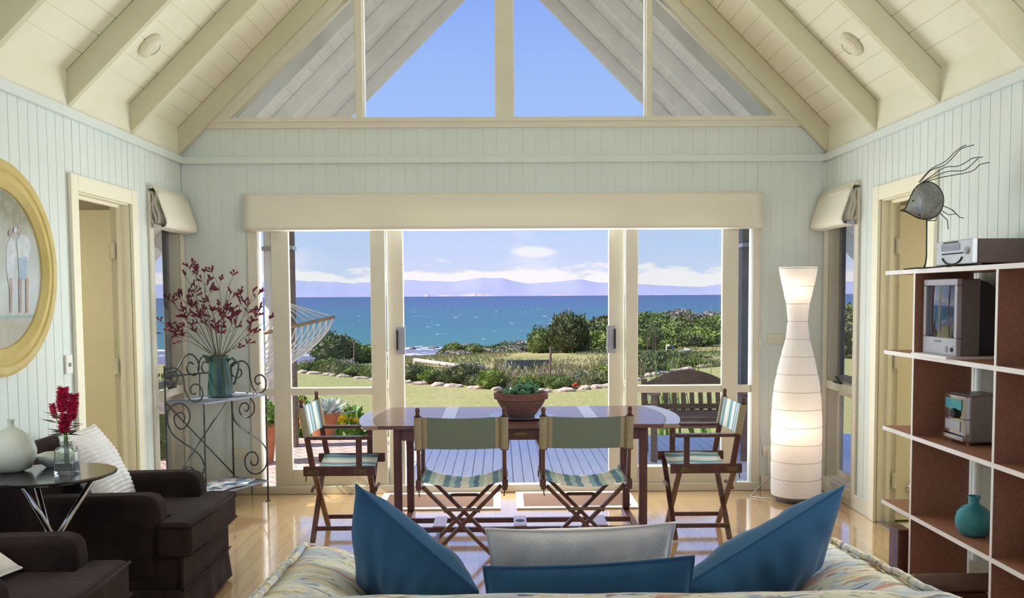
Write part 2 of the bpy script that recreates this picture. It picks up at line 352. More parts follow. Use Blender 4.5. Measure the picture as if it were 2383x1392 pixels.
M['f_yellow'] = mat('yellow_petals', (.85, .60, .03), .6, (.8, .45, .02), 30.)
M['f_red'] = mat('red_petals', (.6, .03, .03), .6)

# ------------------------------------------------------------------ mesh helpers
def Rz(a): return Matrix.Rotation(a, 3, 'Z')
def Rx(a): return Matrix.Rotation(a, 3, 'X')
def Ry(a): return Matrix.Rotation(a, 3, 'Y')
ORG = {}
class MB:
    def __init__(s): s.v = []; s.f = []
    def add(s, vs, fs):
        k = len(s.v); s.v += [Vector(q) for q in vs]; s.f += [tuple(k+i for i in f) for f in fs]; return s
    def box(s, c, d, rot=None, taper=1.):
        hx, hy, hz = d[0]/2, d[1]/2, d[2]/2; c = Vector(c); vs = []
        for z in (-1, 1):
            t = taper if z > 0 else 1.
            for x, y in ((-1, -1), (1, -1), (1, 1), (-1, 1)):
                p = Vector((x*hx*t, y*hy*t, z*hz)); vs.append(c+(rot @ p if rot else p))
        return s.add(vs, [(3, 2, 1, 0), (4, 5, 6, 7), (0, 1, 5, 4), (1, 2, 6, 5), (2, 3, 7, 6), (3, 0, 4, 7)])
    def b2(s, a, b):
        return s.box([(a[i]+b[i])/2 for i in range(3)], [abs(b[i]-a[i]) for i in range(3)])
    def beam(s, a, b, w, h, up=(0, 0, 1)):
        a = Vector(a); b = Vector(b); d = (b-a); L = d.length; d.normalize(); u = Vector(up)
        sd = d.cross(u)
        if sd.length < 1e-4: u = Vector((1, 0, 0)); sd = d.cross(u)
        sd.normalize(); u = sd.cross(d)
        rot = Matrix((sd, d, u)).transposed()
        return s.box((a+b)/2, (w, L, h), rot)
    def tube(s, pts, r, n=8, cap=True, closed=False):
        pts = [Vector(p) for p in pts]; N = len(pts)
        if N < 2: return s
        rr = r if isinstance(r, (list, tuple)) else [r]*N
        T = []
        for i in range(N):
            a = pts[(i-1) % N] if (closed or i > 0) else pts[i]; b = pts[(i+1) % N] if (closed or i < N-1) else pts[i]
            t = (b-a); T.append(t.normalized() if t.length > 1e-9 else Vector((0, 0, 1)))
        u = T[0].orthogonal().normalized(); vs = []; fs = []
        for i in range(N):
            u = (u-T[i]*u.dot(T[i])); u = u.normalized() if u.length > 1e-6 else T[i].orthogonal().normalized()
            w_ = T[i].cross(u)
            for k in range(n):
                a = 2*PI*k/n; vs.append(pts[i]+(u*math.cos(a)+w_*math.sin(a))*rr[i])
        for i in range(N if closed else N-1):
            j = (i+1) % N
            for k in range(n): fs.append((i*n+k, i*n+(k+1) % n, j*n+(k+1) % n, j*n+k))
        if cap and not closed: fs += [tuple(range(n-1, -1, -1)), tuple((N-1)*n+k for k in range(n))]
        return s.add(vs, fs)
    def lathe(s, prof, c=(0, 0, 0), n=32, rot=None, cap=True, sx=1., sy=1.):
        c = Vector(c); vs = []; fs = []
        for r, z in prof:
            for k in range(n):
                a = 2*PI*k/n; p = Vector((r*math.cos(a)*sx, r*math.sin(a)*sy, z)); vs.append(c+(rot @ p if rot else p))
        for i in range(len(prof)-1):
            for k in range(n): fs.append((i*n+k, i*n+(k+1) % n, (i+1)*n+(k+1) % n, (i+1)*n+k))
        if cap: fs += [tuple(range(n-1, -1, -1)), tuple((len(prof)-1)*n+k for k in range(n))]
        return s.add(vs, fs)
    def ball(s, c, r, nu=12, nv=8, rot=None):
        r = r if isinstance(r, (list, tuple)) else (r, r, r); c = Vector(c); vs = []; fs = []
        for i in range(1, nv):
            t = PI*i/nv
            for k in range(nu):
                a = 2*PI*k/nu; p = Vector((r[0]*math.sin(t)*math.cos(a), r[1]*math.sin(t)*math.sin(a), -r[2]*math.cos(t))); vs.append(c+(rot @ p if rot else p))
        b = Vector((0, 0, -r[2])); t_ = Vector((0, 0, r[2]))
        vs += [c+(rot @ b if rot else b), c+(rot @ t_ if rot else t_)]
        for i in range(nv-2):
            for k in range(nu): fs.append((i*nu+k, i*nu+(k+1) % nu, (i+1)*nu+(k+1) % nu, (i+1)*nu+k))
        B = (nv-1)*nu
        for k in range(nu): fs += [(B, (k+1) % nu, k), (B+1, (nv-2)*nu+k, (nv-2)*nu+(k+1) % nu)]
        return s.add(vs, fs)
    def prism(s, poly, a, b, axis='z'):
        "polygon in the plane across axis, extruded from a to b"
        def p3(q, h): return {'z': (q[0], q[1], h), 'y': (q[0], h, q[1]), 'x': (h, q[0], q[1])}[axis]
        n = len(poly); vs = [p3(q, a) for q in poly]+[p3(q, b) for q in poly]
        fs = [tuple(range(n-1, -1, -1)), tuple(range(n, 2*n))]+[(i, (i+1) % n, n+(i+1) % n, n+i) for i in range(n)]
        return s.add(vs, fs)
    def grid(s, fn, nu, nv, wrap=False):
        vs = [fn(i/nu, j/nv) for j in range(nv+1) for i in range(nu+1)]
        fs = [(j*(nu+1)+i, j*(nu+1)+i+1, (j+1)*(nu+1)+i+1, (j+1)*(nu+1)+i) for j in range(nv) for i in range(nu)]
        return s.add(vs, fs)
    def ring(s, outer, inner, a, b, axis='z'):
        "closed loop band between two polygons, extruded"
        def p3(q, h): return {'z': (q[0], q[1], h), 'y': (q[0], h, q[1]), 'x': (h, q[0], q[1])}[axis]
        n = len(outer); vs = [p3(q, a) for q in outer]+[p3(q, a) for q in inner]+[p3(q, b) for q in outer]+[p3(q, b) for q in inner]
        fs = []
        for i in range(n):
            j = (i+1) % n
            fs += [(i, j, n+j, n+i), (2*n+j, 2*n+i, 3*n+i, 3*n+j), (i, 2*n+i, 2*n+j, j), (n+j, 3*n+j, 3*n+i, n+i)]
        return s.add(vs, fs)
    def build(s, name, m, parent=None, bevel=0., seg=2, smooth=False, solid=0., world=True, sub=0):
        me = bpy.data.meshes.new(name); off = ORG.get(parent.name, Vector()) if (parent and world) else Vector()
        me.from_pydata([v-off for v in s.v], [], s.f); me.update()
        bm = bmesh.new(); bm.from_mesh(me); bmesh.ops.recalc_face_normals(bm, faces=bm.faces); bm.to_mesh(me); bm.free()
        me.materials.append(M[m] if isinstance(m, str) else m)
        if smooth: me.polygons.foreach_set('use_smooth', [True]*len(me.polygons))
        o = bpy.data.objects.new(name, me); COL.objects.link(o)
        if parent: o.parent = parent; ORG[o.name] = ORG.get(parent.name, Vector()) if world else Vector()
        if solid:
            q = o.modifiers.new('solid', 'SOLIDIFY'); q.thickness = solid; q.offset = 0
        if bevel:
            q = o.modifiers.new('bevel', 'BEVEL'); q.width = bevel; q.segments = seg; q.limit_method = 'ANGLE'; q.angle_limit = .7
            if seg > 1:
                me.polygons.foreach_set('use_smooth', [True]*len(me.polygons))
                q.harden_normals = True
        if sub:
            q = o.modifiers.new('sub', 'SUBSURF'); q.levels = sub; q.render_levels = sub
        return o
def tag(o, label=None, cat=None, group=None, kind=None):
    for k, v in (('label', label), ('category', cat), ('group', group), ('kind', kind)):
        if v: o[k] = v
    return o
def thing(name, loc, label, cat, group=None, rz=0.):
    o = bpy.data.objects.new(name, None); COL.objects.link(o); o.location = loc; o.rotation_euler = (0, 0, rz); o.empty_display_size = .1
    ORG[o.name] = Vector(loc)
    return tag(o, label, cat, group)
def struct(o): o['kind'] = 'structure'; return o
def kids(o): return [c for c in list(bpy.data.objects) if c.parent is o]
CH = {}
def copy_tree(o, parent=None, kidmap=None):
    c = o.copy(); COL.objects.link(c)
    if parent is not None: c.parent = parent
    for ch in list(o.children): copy_tree(ch, c)
    return c
def own(mb, name, m, label, cat, group=None, loc=None, **kw):
    "a thing that is one mesh: its origin at its base"
    zs = min(v.z for v in mb.v); n = len(mb.v)
    L = Vector(loc) if loc is not None else Vector((sum(v.x for v in mb.v)/n, sum(v.y for v in mb.v)/n, zs))
    mb.v = [v-L for v in mb.v]; o = mb.build(name, m, None, **kw); o.location = L
    return tag(o, label, cat, group)
# ------------------------------------------------------------------ the room shell
W = 2.413; D = 7.135; PLATE = 2.74; RIDGE = PLATE+W; YR = -2.5; HC = 2.49
fl = MB().b2((-W-.02, YR, -.12), (W+.02, D+.05, 0)); struct(fl.build('floor', 'floor'))
def grooved(axis, fixed, sgn, u0, u1, top, holes, pitch=.098, g=.0035, d=.007):
    "tongue-and-groove skin: u runs along the wall; holes = (u0, u1, z0, z1)"
    mb = MB()
    us = sorted(set([u0, u1]+[q for h in holes for q in h[:2]]+[u0+i*pitch for i in range(1, int((u1-u0)/pitch)+1)]))
    for a, b in zip(us[:-1], us[1:]):
        if b-a < 1e-4: continue
        mid = (a+b)/2; zz = [(0., top)]
        for h in holes:
            if h[0] < mid < h[1]:
                nz = []
                for z0, z1 in zz:
                    if h[2] > z0: nz.append((z0, min(z1, h[2])))
                    if h[3] < z1: nz.append((max(z0, h[3]), z1))
                zz = nz
        isg = lambda q: abs(((q-u0)/pitch)-round((q-u0)/pitch)) < 1e-3 and (b-a) > 3*g
        ga = g if isg(a) else 0; gb = g if isg(b) else 0
        for z0, z1 in zz:
            def p(u, o, z): return (fixed+sgn*o, u, z) if axis == 'x' else (u, fixed+sgn*o, z)
            for (ua, oa, ub, ob) in ([(a, -d, a+ga, 0)] if ga else [])+[(a+ga, 0, b-gb, 0)]+([(b-gb, 0, b, -d)] if gb else []):
                mb.add([p(ua, oa, z0), p(ub, ob, z0), p(ub, ob, z1), p(ua, oa, z1)], [(0, 1, 2, 3)])
    return mb
def holes_boxes(mb, axis, f0, f1, u0, u1, top, holes):
    def bx(a, b, z0, z1):
        if b-a < 1e-3 or z1-z0 < 1e-3: return
        if axis == 'x': mb.b2((f0, a, z0), (f1, b, z1))
        else: mb.b2((a, f0, z0), (b, f1, z1))
    cur = u0
    for h in sorted(holes):
        bx(cur, h[0], 0, top); bx(h[0], h[1], 0, h[2]); bx(h[0], h[1], h[3], top); cur = h[1]
    bx(cur, u1, 0, top)
T = .12
dl = (5.35, 6.13, -.01, 2.10); dr = (5.38, 6.09, -.01, 2.10)       # the two inner doorways
wl = (6.50, 7.05, .12, 2.15); wr = (6.50, 7.04, .12, 2.15)          # the two narrow side windows
for side, sg, holes in (('left', -1, [dl, wl]), ('right', 1, [dr, wr])):
    mb = grooved('x', sg*W, sg*-1, YR, D, HC+.25, holes)
    holes_boxes(mb, 'x', sg*(W+.006), sg*(W+T), YR, D+.1, 2.74, holes)
    struct(mb.build('wall_'+side, 'wall'))
# end wall with the glass doors, header and gable band
oh = [(-1.90, 1.90, -.01, 2.14)]
mb = grooved('y', D, -1, -W, W, 2.75, oh, pitch=.098, g=.0025, d=.0025)
holes_boxes(mb, 'y', D+.006, D+T, -W-T, W+T, 2.75, oh)
for sg in (-1, 1):
    mb.prism([(sg*(W+.1), 2.75), (sg*(W+.1), 2.70), (sg*2.16, 2.75), (0, 4.90), (0, 5.14)], D, D+T, 'y')
wb = struct(mb.build('wall_back', 'wall'))
mb = MB(); holes_boxes(mb, 'y', YR-.12, YR, -W-T, W+T, 2.75, [(-2.2, 2.2, .2, 2.4)])
for sg in (-1, 1): mb.prism([(sg*(W+.1), 2.75), (sg*1.4, 2.75), (sg*1.3, 3.1), (0, 4.4), (0, 5.14)], YR-.12, YR, 'y')
struct(mb.build('wall_front', 'wall'))
# ceiling boards: two slopes of lining boards running along the room
mb = MB(); s2 = math.sqrt(.5); L = W*math.sqrt(2)+.05; pit = .1335
for sg in (-1, 1):
    k = 0; s = 0.
    while s < L:
        e = min(s+pit, L)
        def q(t, o): return (sg*(W-t*s2)+sg*o*s2, PLATE+t*s2+o*s2)
        gq = .004
        for (a, oa, b, ob) in ((s, .005, s+gq, 0), (s+gq, 0, e-gq, 0), (e-gq, 0, e, .005)):
            A = q(a, oa); B = q(b, ob)
            mb.add([(A[0], YR, A[1]), (B[0], YR, B[1]), (B[0], D+.01, B[1]), (A[0], D+.01, A[1])], [(0, 1, 2, 3)])
        s = e
    mb.prism([(sg*(W+.75), PLATE-.75+.012), (0, RIDGE+.012), (0, RIDGE+.15), (sg*(W+.75), PLATE-.75+.15)], YR-.1, D+.12, 'y')
ce = struct(mb.build('ceiling', 'ceil'))
RB = 2.55  # rafter underside where it meets the wall
def rafter(y, t, parent, m, ext=0., top=None):
    for sg in (-1, 1):
        r = MB().prism([(sg*(W+ext), RB-ext), (0, RB+W), (0, RIDGE-.002), (sg*(W+ext), PLATE-ext-.002)], y-t/2, y+t/2, 'y')
        r.build('rafter', m, parent, bevel=.004, seg=1)
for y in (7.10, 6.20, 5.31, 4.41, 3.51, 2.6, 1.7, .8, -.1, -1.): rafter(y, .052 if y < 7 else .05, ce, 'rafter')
for sg in (-1, 1):   # blocking boards between the rafter feet
    MB().b2((sg*(W-.004), YR, 2.53), (sg*(W+.02), D, PLATE+.02)).build('blocking_board', 'ceil', ce)
# cornice boards
def cornice_side(sg): return MB().b2((sg*W, YR, 2.487), (sg*(W-.03), D, 2.54))
struct(cornice_side(-1).build('trim_1', 'wall', bevel=.004)); struct(cornice_side(1).build('trim_2', 'wall', bevel=.004))
struct(MB().b2((-W, D, 2.487), (W, D-.03, 2.54)).build('trim_3', 'wall', bevel=.004))
# baseboards
def base(name, a, b): struct(MB().b2(a, b).build(name, 'trim', bevel=.006))
base('baseboard_left', (-W, YR, 0), (-W+.014, 5.17, .108)); base('baseboard_left', (-W, 6.22, 0), (-W+.014, D, .108))
base('baseboard_right', (W, YR, 0), (W-.014, 5.29, .108)); base('baseboard_right', (W, 6.18, 0), (W-.014, D, .108))
base('baseboard_back', (-W, D, 0), (-1.94, D-.018, .11)); base('baseboard_back', (1.94, D, 0), (W, D-.018, .11))
# inner doors: casing, jamb lining, stop, leaf swung open into the side room
def inner_door(nm, sg, h, room):
    x = sg*W
    mb = MB(); c = .088
    mb.b2((x, h[0]-c, 0), (x-sg*.022, h[0]+.004, h[3]+c)).b2((x, h[1]-.004, 0), (x-sg*.022, h[1]+c, h[3]+c)).b2((x, h[0]+.004, h[3]-.004), (x-sg*.0215, h[1]-.004, h[3]+c-.0005))
    d = struct(mb.build(nm, 'cream', bevel=.005))
    j = MB(); xo = sg*(W+T)
    j.b2((x+sg*.001, h[0]-.02, 0), (xo, h[0]+.012, h[3])).b2((x+sg*.001, h[1]-.012, 0), (xo, h[1]+.02, h[3])).b2((x+sg*.002, h[0]+.0121, h[3]-.012), (xo-sg*.001, h[1]-.0121, h[3]+.02))
    j.b2((x+sg*.05, h[1]-.03, 0), (x+sg*.075, h[1], h[3])).b2((x+sg*.051, h[0]+.03, h[3]-.03), (x+sg*.074, h[1]-.03, h[3]-.001)).b2((x+sg*.05, h[0], 0), (x+sg*.075, h[0]+.03, h[3]))
    j.build('door_jamb', 'cream', d)
    yl = h[1]-.035
    leaf = MB().b2((sg*(W+T-.01), yl, .02), (sg*(W+T+.76), yl+.035, 2.06)).build('door_leaf', 'door', d, bevel=.003, seg=1)
    for z in (.28, 1.06, 1.80): MB().b2((sg*(W+T-.03), yl-.006, z-.05), (sg*(W+T-.005), yl+.01, z+.05)).tube([(sg*(W+T-.018), yl-.008, z-.05), (sg*(W+T-.018), yl-.008, z+.05)], .006).build('hinge', 'plate', d)
    xk = sg*(W+T+.70) if sg < 0 else W+.21
    zk = 1.0 if sg < 0 else .23
    kn = MB().lathe([(.028, 0), (.028, .006), (.01, .008), (.01, .03), (.026, .036), (.03, .05), (.02, .062)], (xk, yl, zk), 16, Rx(PI/2)); kn.build('door_knob' if sg < 0 else 'door_stop', 'chrome', leaf, smooth=True, world=True)
    # the small room beyond
    r = MB(); X0 = sg*(W+T); X1 = sg*(W+T+1.5)
    r.b2((X0, 4.7, 0), (X1, 4.6, 2.4)).b2((X0, 6.22, 0), (X1, 6.3, 2.4)).b2((X1, 4.6, 0), (X1+sg*.08, 6.3, 2.4)).b2((X0, 4.6, 2.4), (X1, 6.3, 2.5))
    rr = struct(r.build('wall_'+room, 'door'))
    struct(MB().b2((X0, 4.6, -.1), (X1, 6.3, .002)).build('floor_'+room, 'plate'))
    th = MB().b2((x, h[0], -.002), (xo, h[1], .008)); struct(th.build('trim_4' if sg < 0 else 'trim_5', 'steel'))
    return d
inner_door('door_1', -1, dl, 'left_room'); inner_door('door_2', 1, dr, 'right_room')
# narrow side windows: casing, reveal, two sashes with a transom between
def side_window(nm, sg, h):
    x = sg*W; xo = sg*(W+T); c = .065
    mb = MB()
    mb.b2((x, h[0]-c, h[2]-c), (x-sg*.018, h[0]+.004, h[3]+c)).b2((x, h[1]-.004, h[2]-c), (x-sg*.018, h[1]+c+.01, h[3]+c)).b2((x, h[0]+.004, h[3]-.004), (x-sg*.0175, h[1]-.004, h[3]+c-.0005))
    mb.b2((x, h[0]+.0041, h[2]-c+.001), (x-sg*.03, h[1]-.0041, h[2]+.006))
    w_ = struct(mb.build(nm, 'frame', bevel=.004))
    x1_ = x+sg*.0015; j = MB(); j.b2((x1_, h[0]-.02, h[2]-.02), (xo, h[0]+.015, h[3]+.02)).b2((x1_, h[1]-.015, h[2]-.02), (xo, h[1]+.02, h[3]+.02)).b2((x1_+sg*.001, h[0]+.0151, h[3]-.015), (xo-sg*.001, h[1]-.0151, h[3]+.019)).b2((x1_+sg*.001, h[0]+.0151, h[2]-.019), (xo-sg*.001, h[1]-.0151, h[2]+.015))
    j.build('window_reveal', 'frame', w_)
    def sash(z0, z1, nm2, t=.045):
        xs = sg*(W+.07); xe = sg*(W+.10); a = h[0]+.015; b = h[1]-.015
        q = MB(); q.b2((xs, a, z0), (xe, a+t, z1)).b2((xs, b-t, z0), (xe, b, z1)).b2((xs, a+t, z0), (xe, b-t, z0+t)).b2((xs, a+t, z1-t), (xe, b-t, z1))
        s_ = q.build(nm2, 'post' if nm2 == 'sash' else 'frame', w_)
        xm = (xs+xe)/2; MB().b2((xm-.002, a+t, z0+t), (xm+.002, b-t, z1-t)).build('pane', 'glass', s_)
        return s_
    sash(.135, .79, 'fixed_sash'); s_ = sash(.85, 2.13, 'sash')
    MB().b2((x-sg*.006, h[0], .79), (xo, h[1], .85)).build('transom', 'frame', w_)
    l = MB(); l.b2((x-sg*.01, h[0]+.20, .85), (x-sg*.03, h[0]+.34, .862)).tube([(x-sg*.02, h[0]+.22, .865), (x-sg*.035, h[0]+.24, .885), (x-sg*.02, h[0]+.30, .895), (x-sg*.0, h[0]+.36, .88)], .007)
    l.build('window_latch', 'black', w_)
side_window('window_1', -1, wl); side_window('window_2', 1, wr)
# gable window
gf = MB(); y0 = D-.022; y1 = D+T
gf.b2((-2.2, y0, 2.748), (2.2, y1, 2.80))
gf.b2((-2.12, y0-.012, 2.792), (2.12, y1-.002, 2.822))
for sg in (-1, 1):
    gf.prism([(sg*2.215, 2.748), (sg*2.04, 2.82), (0, 4.86), (0, 4.963)], y0-.003, y1-.001, 'y')
    gf.prism([(sg*2.09, 2.80), (sg*2.05, 2.80), (0, 4.85), (0, 4.89)], y0-.009, y0+.01, 'y')
for sg in (-1, 1): gf.prism([(sg*2.25, 2.745), (sg*2.0, 2.745), (sg*2.0, 2.86), (sg*2.12, 2.865)], D-.0145, D+.031, 'y')
gw = struct(gf.build('window_3', 'frame'))
def mull(a, b, d0=-.01):
    top = 4.9-max(abs(a), abs(b))
    MB().b2((a, D+d0, 2.80), (b, D+T-.02, top if a*b > 0 else 4.85)).build('mullion', 'frame', gw, bevel=.004, seg=1)
mull(-1.105, -1.05); mull(1.058, 1.104); mull(-.068, .073, -.018)
for a, b in ((-2.02, -1.11), (-1.05, -.07), (.075, 1.055), (1.106, 2.02)):
    za = 4.86-abs(a); zb = 4.86-abs(b)
    MB().prism([(a, 2.81), (b, 2.81), (b, zb), (a, za)], D+.058, D+.062, 'y').build('pane', 'glass', gw)
for x_ in (-1.047, 1.056): MB().b2((x_-.006, D+.03, 2.82), (x_+.006, D+.09, 3.76)).build('glazing_bead', 'white', gw)
# glass doors
fr = MB()
fr.b2((-1.93, D-.018, 0), (-1.855, D+T, 2.2)).b2((1.868, D-.018, 0), (1.928, D+T, 2.2)).b2((-1.93, D-.018, 2.10), (1.93, D+T, 2.22))
fr.b2((-1.93, D-.022, 0), (1.93, D, .062)).b2((-1.90, D, 0), (1.90, D+T+.02, .045))
gd = struct(fr.build('door_3', 'frame', bevel=.006))
def leaf(nm, xa, xb, ya, yb, sl, sr, mid, low=True):
    q = MB(); q.b2((xa, ya, .05), (xa+sl, yb, 2.12)).b2((xb-sr, ya, .05), (xb, yb, 2.12)).b2((xa+sl, ya, .05), (xb-sr, yb, .185)).b2((xa+sl, ya, 2.04), (xb-sr, yb, 2.12))
    if mid: q.b2((xa+sl, ya+.005, .752), (xb-sr, yb-.005, .806))
    o = q.build(nm, 'frame', gd, bevel=.004, seg=1); ym = (ya+yb)/2
    MB().b2((xa+sl, ym-.002, .185), (xb-sr, ym+.002, .752)).b2((xa+sl, ym-.002, .806), (xb-sr, ym+.002, 2.04)).build('pane', 'glass', o)
    return o
leaf('fixed_leaf', -1.757, -.905, D+.005, D+.045, .13, .112, True); leaf('fixed_leaf', .907, 1.762, D+.005, D+.045, .095, .122, True)
a = leaf('sliding_leaf', -1.765, -.775, D+.058, D+.098, .118, .125, True); b = leaf('sliding_leaf', .785, 1.775, D+.058, D+.098, .12, .118, True)
for xa, xb in ((-1.855, -1.757), (1.762, 1.868)):
    q = MB().b2((xa, D+.01, .75), (xb, D+.05, .806)).build('transom', 'frame', gd)
    MB().b2((xa, D+.028, .06), (xb, D+.032, .75)).b2((xa, D+.028, .806), (xb, D+.032, 2.1)).build('sidelight_pane', 'glass', gd)
for leafo, x_ in ((a, -.80), (b, .805)):
    h = MB().b2((x_-.035, D+.045, 1.055), (x_+.035, D+.058, 1.265)).build('handle_plate', 'tvsilver', leafo, bevel=.004)
    s_ = -1 if x_ < 0 else 1
    MB().b2((x_+s_*.03, D+.02, 1.09), (x_+s_*.018, D+.05, 1.24)).build('pull_grip', 'black', leafo, bevel=.003)
struct(MB().b2((-.763, D+.005, .045), (.774, D+.02, .06)).build('trim_6', 'steel'))
# outside eave: rafters carry on past the gable
ev = MB()
for sg in (-1, 1): ev.prism([(sg*(W+.75), PLATE-.75), (0, RIDGE), (0, RIDGE+.05), (sg*(W+.75), PLATE-.75+.05)], D+.12, 10.08, 'y')
eo = struct(ev.build('roof_overhang', 'outwhite'))
for y in (7.80, 8.55, 9.30, 10.06): rafter(y, .045, eo, 'outwhite', ext=.75)
for sg in (-1, 1):
    ss = MB(); s = .1
    while s < (W+.7)*math.sqrt(2):   # board joints of the eave lining
        A = (sg*(W+.75-s*s2), PLATE-.75+s*s2-.003); ss.beam((A[0], D+.13, A[1]), (A[0], 10.02, A[1]), .0025, .004); s += .1335
    ss.build('lining_joint', 'outwhite', eo)
# ------------------------------------------------------------------ outside ground
YB = [(-9, 23.6), (-6.3, 23.2), (-4.9, 23.1), (-2.1, 20.2), (-.23, 18.6), (.49, 18.0), (1.27, 18.2), (2.18, 19.1), (3.1, 21), (4.0, 22.5), (5.6, 24.5), (9, 26)]
def interp(x, T):
    if x <= T[0][0]: return T[0][1]
    for (a, p), (b, q) in zip(T[:-1], T[1:]):
        if x <= b: return p+(q-p)*(x-a)/(b-a)
    return T[-1][1]
def yb(x): return interp(x, YB)
EDGE = [(-.5, 34), (-.12, 35), (-.075, 38), (-.04, 44), (-.012, 52), (.047, 64), (.1, 82), (.15, 104), (.23, 118), (.6, 120)]
BASE = [(22, -.35), (30, -.75), (40, -1.15), (60, -2.1), (110, -2.6)]
def ground(x, y):
    z = interp(y, BASE) + 1.25*math.exp(-((x-20)**2+(y-86)**2)/(2*15**2)) + .35*math.exp(-((x-3)**2+(y-34)**2)/(2*5**2))
    if y > 24: z += .10*(noise.noise(Vector((x*.25, y*.25, 0))))
    e = interp(x/max(y, 1), EDGE)
    if y > e: z -= min(14., (y-e)*.9)
    return z
mb = MB(); NX = 90; ys = [24+.9*i for i in range(30)]+[51+2.2*i for i in range(50)]
rows = []
vs = []; fs = []
for j, y in enumerate(ys):
    for i in range(NX+1):
        x = (-.62+1.3*i/NX)*max(y, 24)*1.0; vs.append((x, y, ground(x, y)))
for j in range(len(ys)-1):
    for i in range(NX): fs.append((j*(NX+1)+i, j*(NX+1)+i+1, (j+1)*(NX+1)+i+1, (j+1)*(NX+1)+i))
mb.add(vs, fs); struct(mb.build('pasture', 'field', smooth=True))
# lawn up to the garden bed, and the bed soil / rough grass strip beyond
mb = MB(); xs = [-30+.75*i for i in range(81)]; vs = []; fs = []
for x in xs: vs += [(x, -6, -.36), (x, 10, -.36), (x, yb(x), -.36)]
for i in range(len(xs)-1): fs += [(3*i, 3*i+3, 3*i+4, 3*i+1), (3*i+1, 3*i+4, 3*i+5, 3*i+2)]
mb.add(vs, fs); struct(mb.build('lawn', 'lawn'))
mb = MB(); vs = []; fs = []
for x in xs:
    for k in range(6):
        y = yb(x)+(26.2-yb(x))*k/5; vs.append((x, y, -.36 if k == 0 else ground(x, y)-.01))
for i in range(len(xs)-1):
    for k in range(5): fs.append((6*i+k, 6*i+6+k, 6*i+7+k, 6*i+k+1))
mb.add(vs, fs); struct(mb.build('garden_bed', 'field', smooth=True))
# sea, far mountains, dunes
mb = MB(); S = 45000; mb.add([(-S, 60, -12), (S, 60, -12), (S, S, -12), (-S, S, -12)], [(0, 1, 2, 3)]); struct(mb.build('sea', 'sea'))
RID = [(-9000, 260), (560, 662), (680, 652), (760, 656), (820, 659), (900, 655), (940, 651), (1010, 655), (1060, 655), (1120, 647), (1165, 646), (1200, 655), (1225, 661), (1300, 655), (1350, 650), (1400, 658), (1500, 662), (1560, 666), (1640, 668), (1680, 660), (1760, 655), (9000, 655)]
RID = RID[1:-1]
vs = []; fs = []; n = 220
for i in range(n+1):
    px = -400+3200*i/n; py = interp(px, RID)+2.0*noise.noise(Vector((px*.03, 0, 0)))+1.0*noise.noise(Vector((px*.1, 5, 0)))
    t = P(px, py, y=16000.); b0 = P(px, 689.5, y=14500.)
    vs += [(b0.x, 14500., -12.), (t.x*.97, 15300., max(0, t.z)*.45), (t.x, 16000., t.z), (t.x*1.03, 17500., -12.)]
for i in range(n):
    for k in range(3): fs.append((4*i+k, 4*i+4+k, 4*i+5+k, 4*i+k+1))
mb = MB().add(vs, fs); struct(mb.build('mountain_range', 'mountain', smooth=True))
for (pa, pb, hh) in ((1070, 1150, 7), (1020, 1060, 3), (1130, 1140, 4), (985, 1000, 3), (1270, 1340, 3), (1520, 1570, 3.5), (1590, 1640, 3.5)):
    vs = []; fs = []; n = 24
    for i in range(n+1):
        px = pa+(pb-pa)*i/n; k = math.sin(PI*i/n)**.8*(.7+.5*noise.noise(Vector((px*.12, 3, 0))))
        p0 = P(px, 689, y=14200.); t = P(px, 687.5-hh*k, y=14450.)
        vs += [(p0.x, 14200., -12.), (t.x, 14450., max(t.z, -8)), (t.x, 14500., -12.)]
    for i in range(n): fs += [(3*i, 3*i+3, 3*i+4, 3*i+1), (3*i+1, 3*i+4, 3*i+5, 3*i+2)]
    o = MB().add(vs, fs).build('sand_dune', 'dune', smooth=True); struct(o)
# rocks on the shore shelf
for i, (px, py, wpx) in enumerate(((1075, 806, 46), (1010, 809, 26), (775, 813, 20), (1120, 812, 24), (960, 812, 16), (900, 816, 20))):
    p = P(px, py, z=-11.9); r = wpx/2198*p.y/2
    q = MB().ball((p.x, p.y, -11.95), (r, r*1.6, .45), 18, 8); q.v = [v+Vector((0, 0, .5*noise.noise(v*.4))) for v in q.v]
    own(q, 'shore_rock', 'sandrock', ['long dark rock shelf in the surf at the middle of the bay', 'small dark rock in the surf left of the long rock shelf', 'dark rock in the surf seen just beside the hammock', 'low dark rock in the surf, rightmost of the shore rocks', 'small dark rock in the surf just right of the open door edge', 'dark rock seen between the two left door frames'][i], 'rock', 'rocks in the surf', smooth=True)
# deck boards and brick paving
dk = MB(); x = -1.0
while x < 2.6:
    dk.b2((x, D+.13, -.09), (x+.083, 10.35, -.055)); x += .0885
while x < 4.6:
    dk.b2((x, 3.5, -.09), (x+.083, 10.35, -.055)); x += .0885
dk.b2((-1.0, D+.13, -.3), (4.6, 10.3, -.095)); dk.b2((2.6, 3.5, -.3), (4.6, 10.3, -.095))
struct(dk.build('deck', 'deckwood'))
struct(MB().b2((-7, 2.5, -.34), (-1.01, 10.45, -.07)).build('brick_paving', 'brick'))
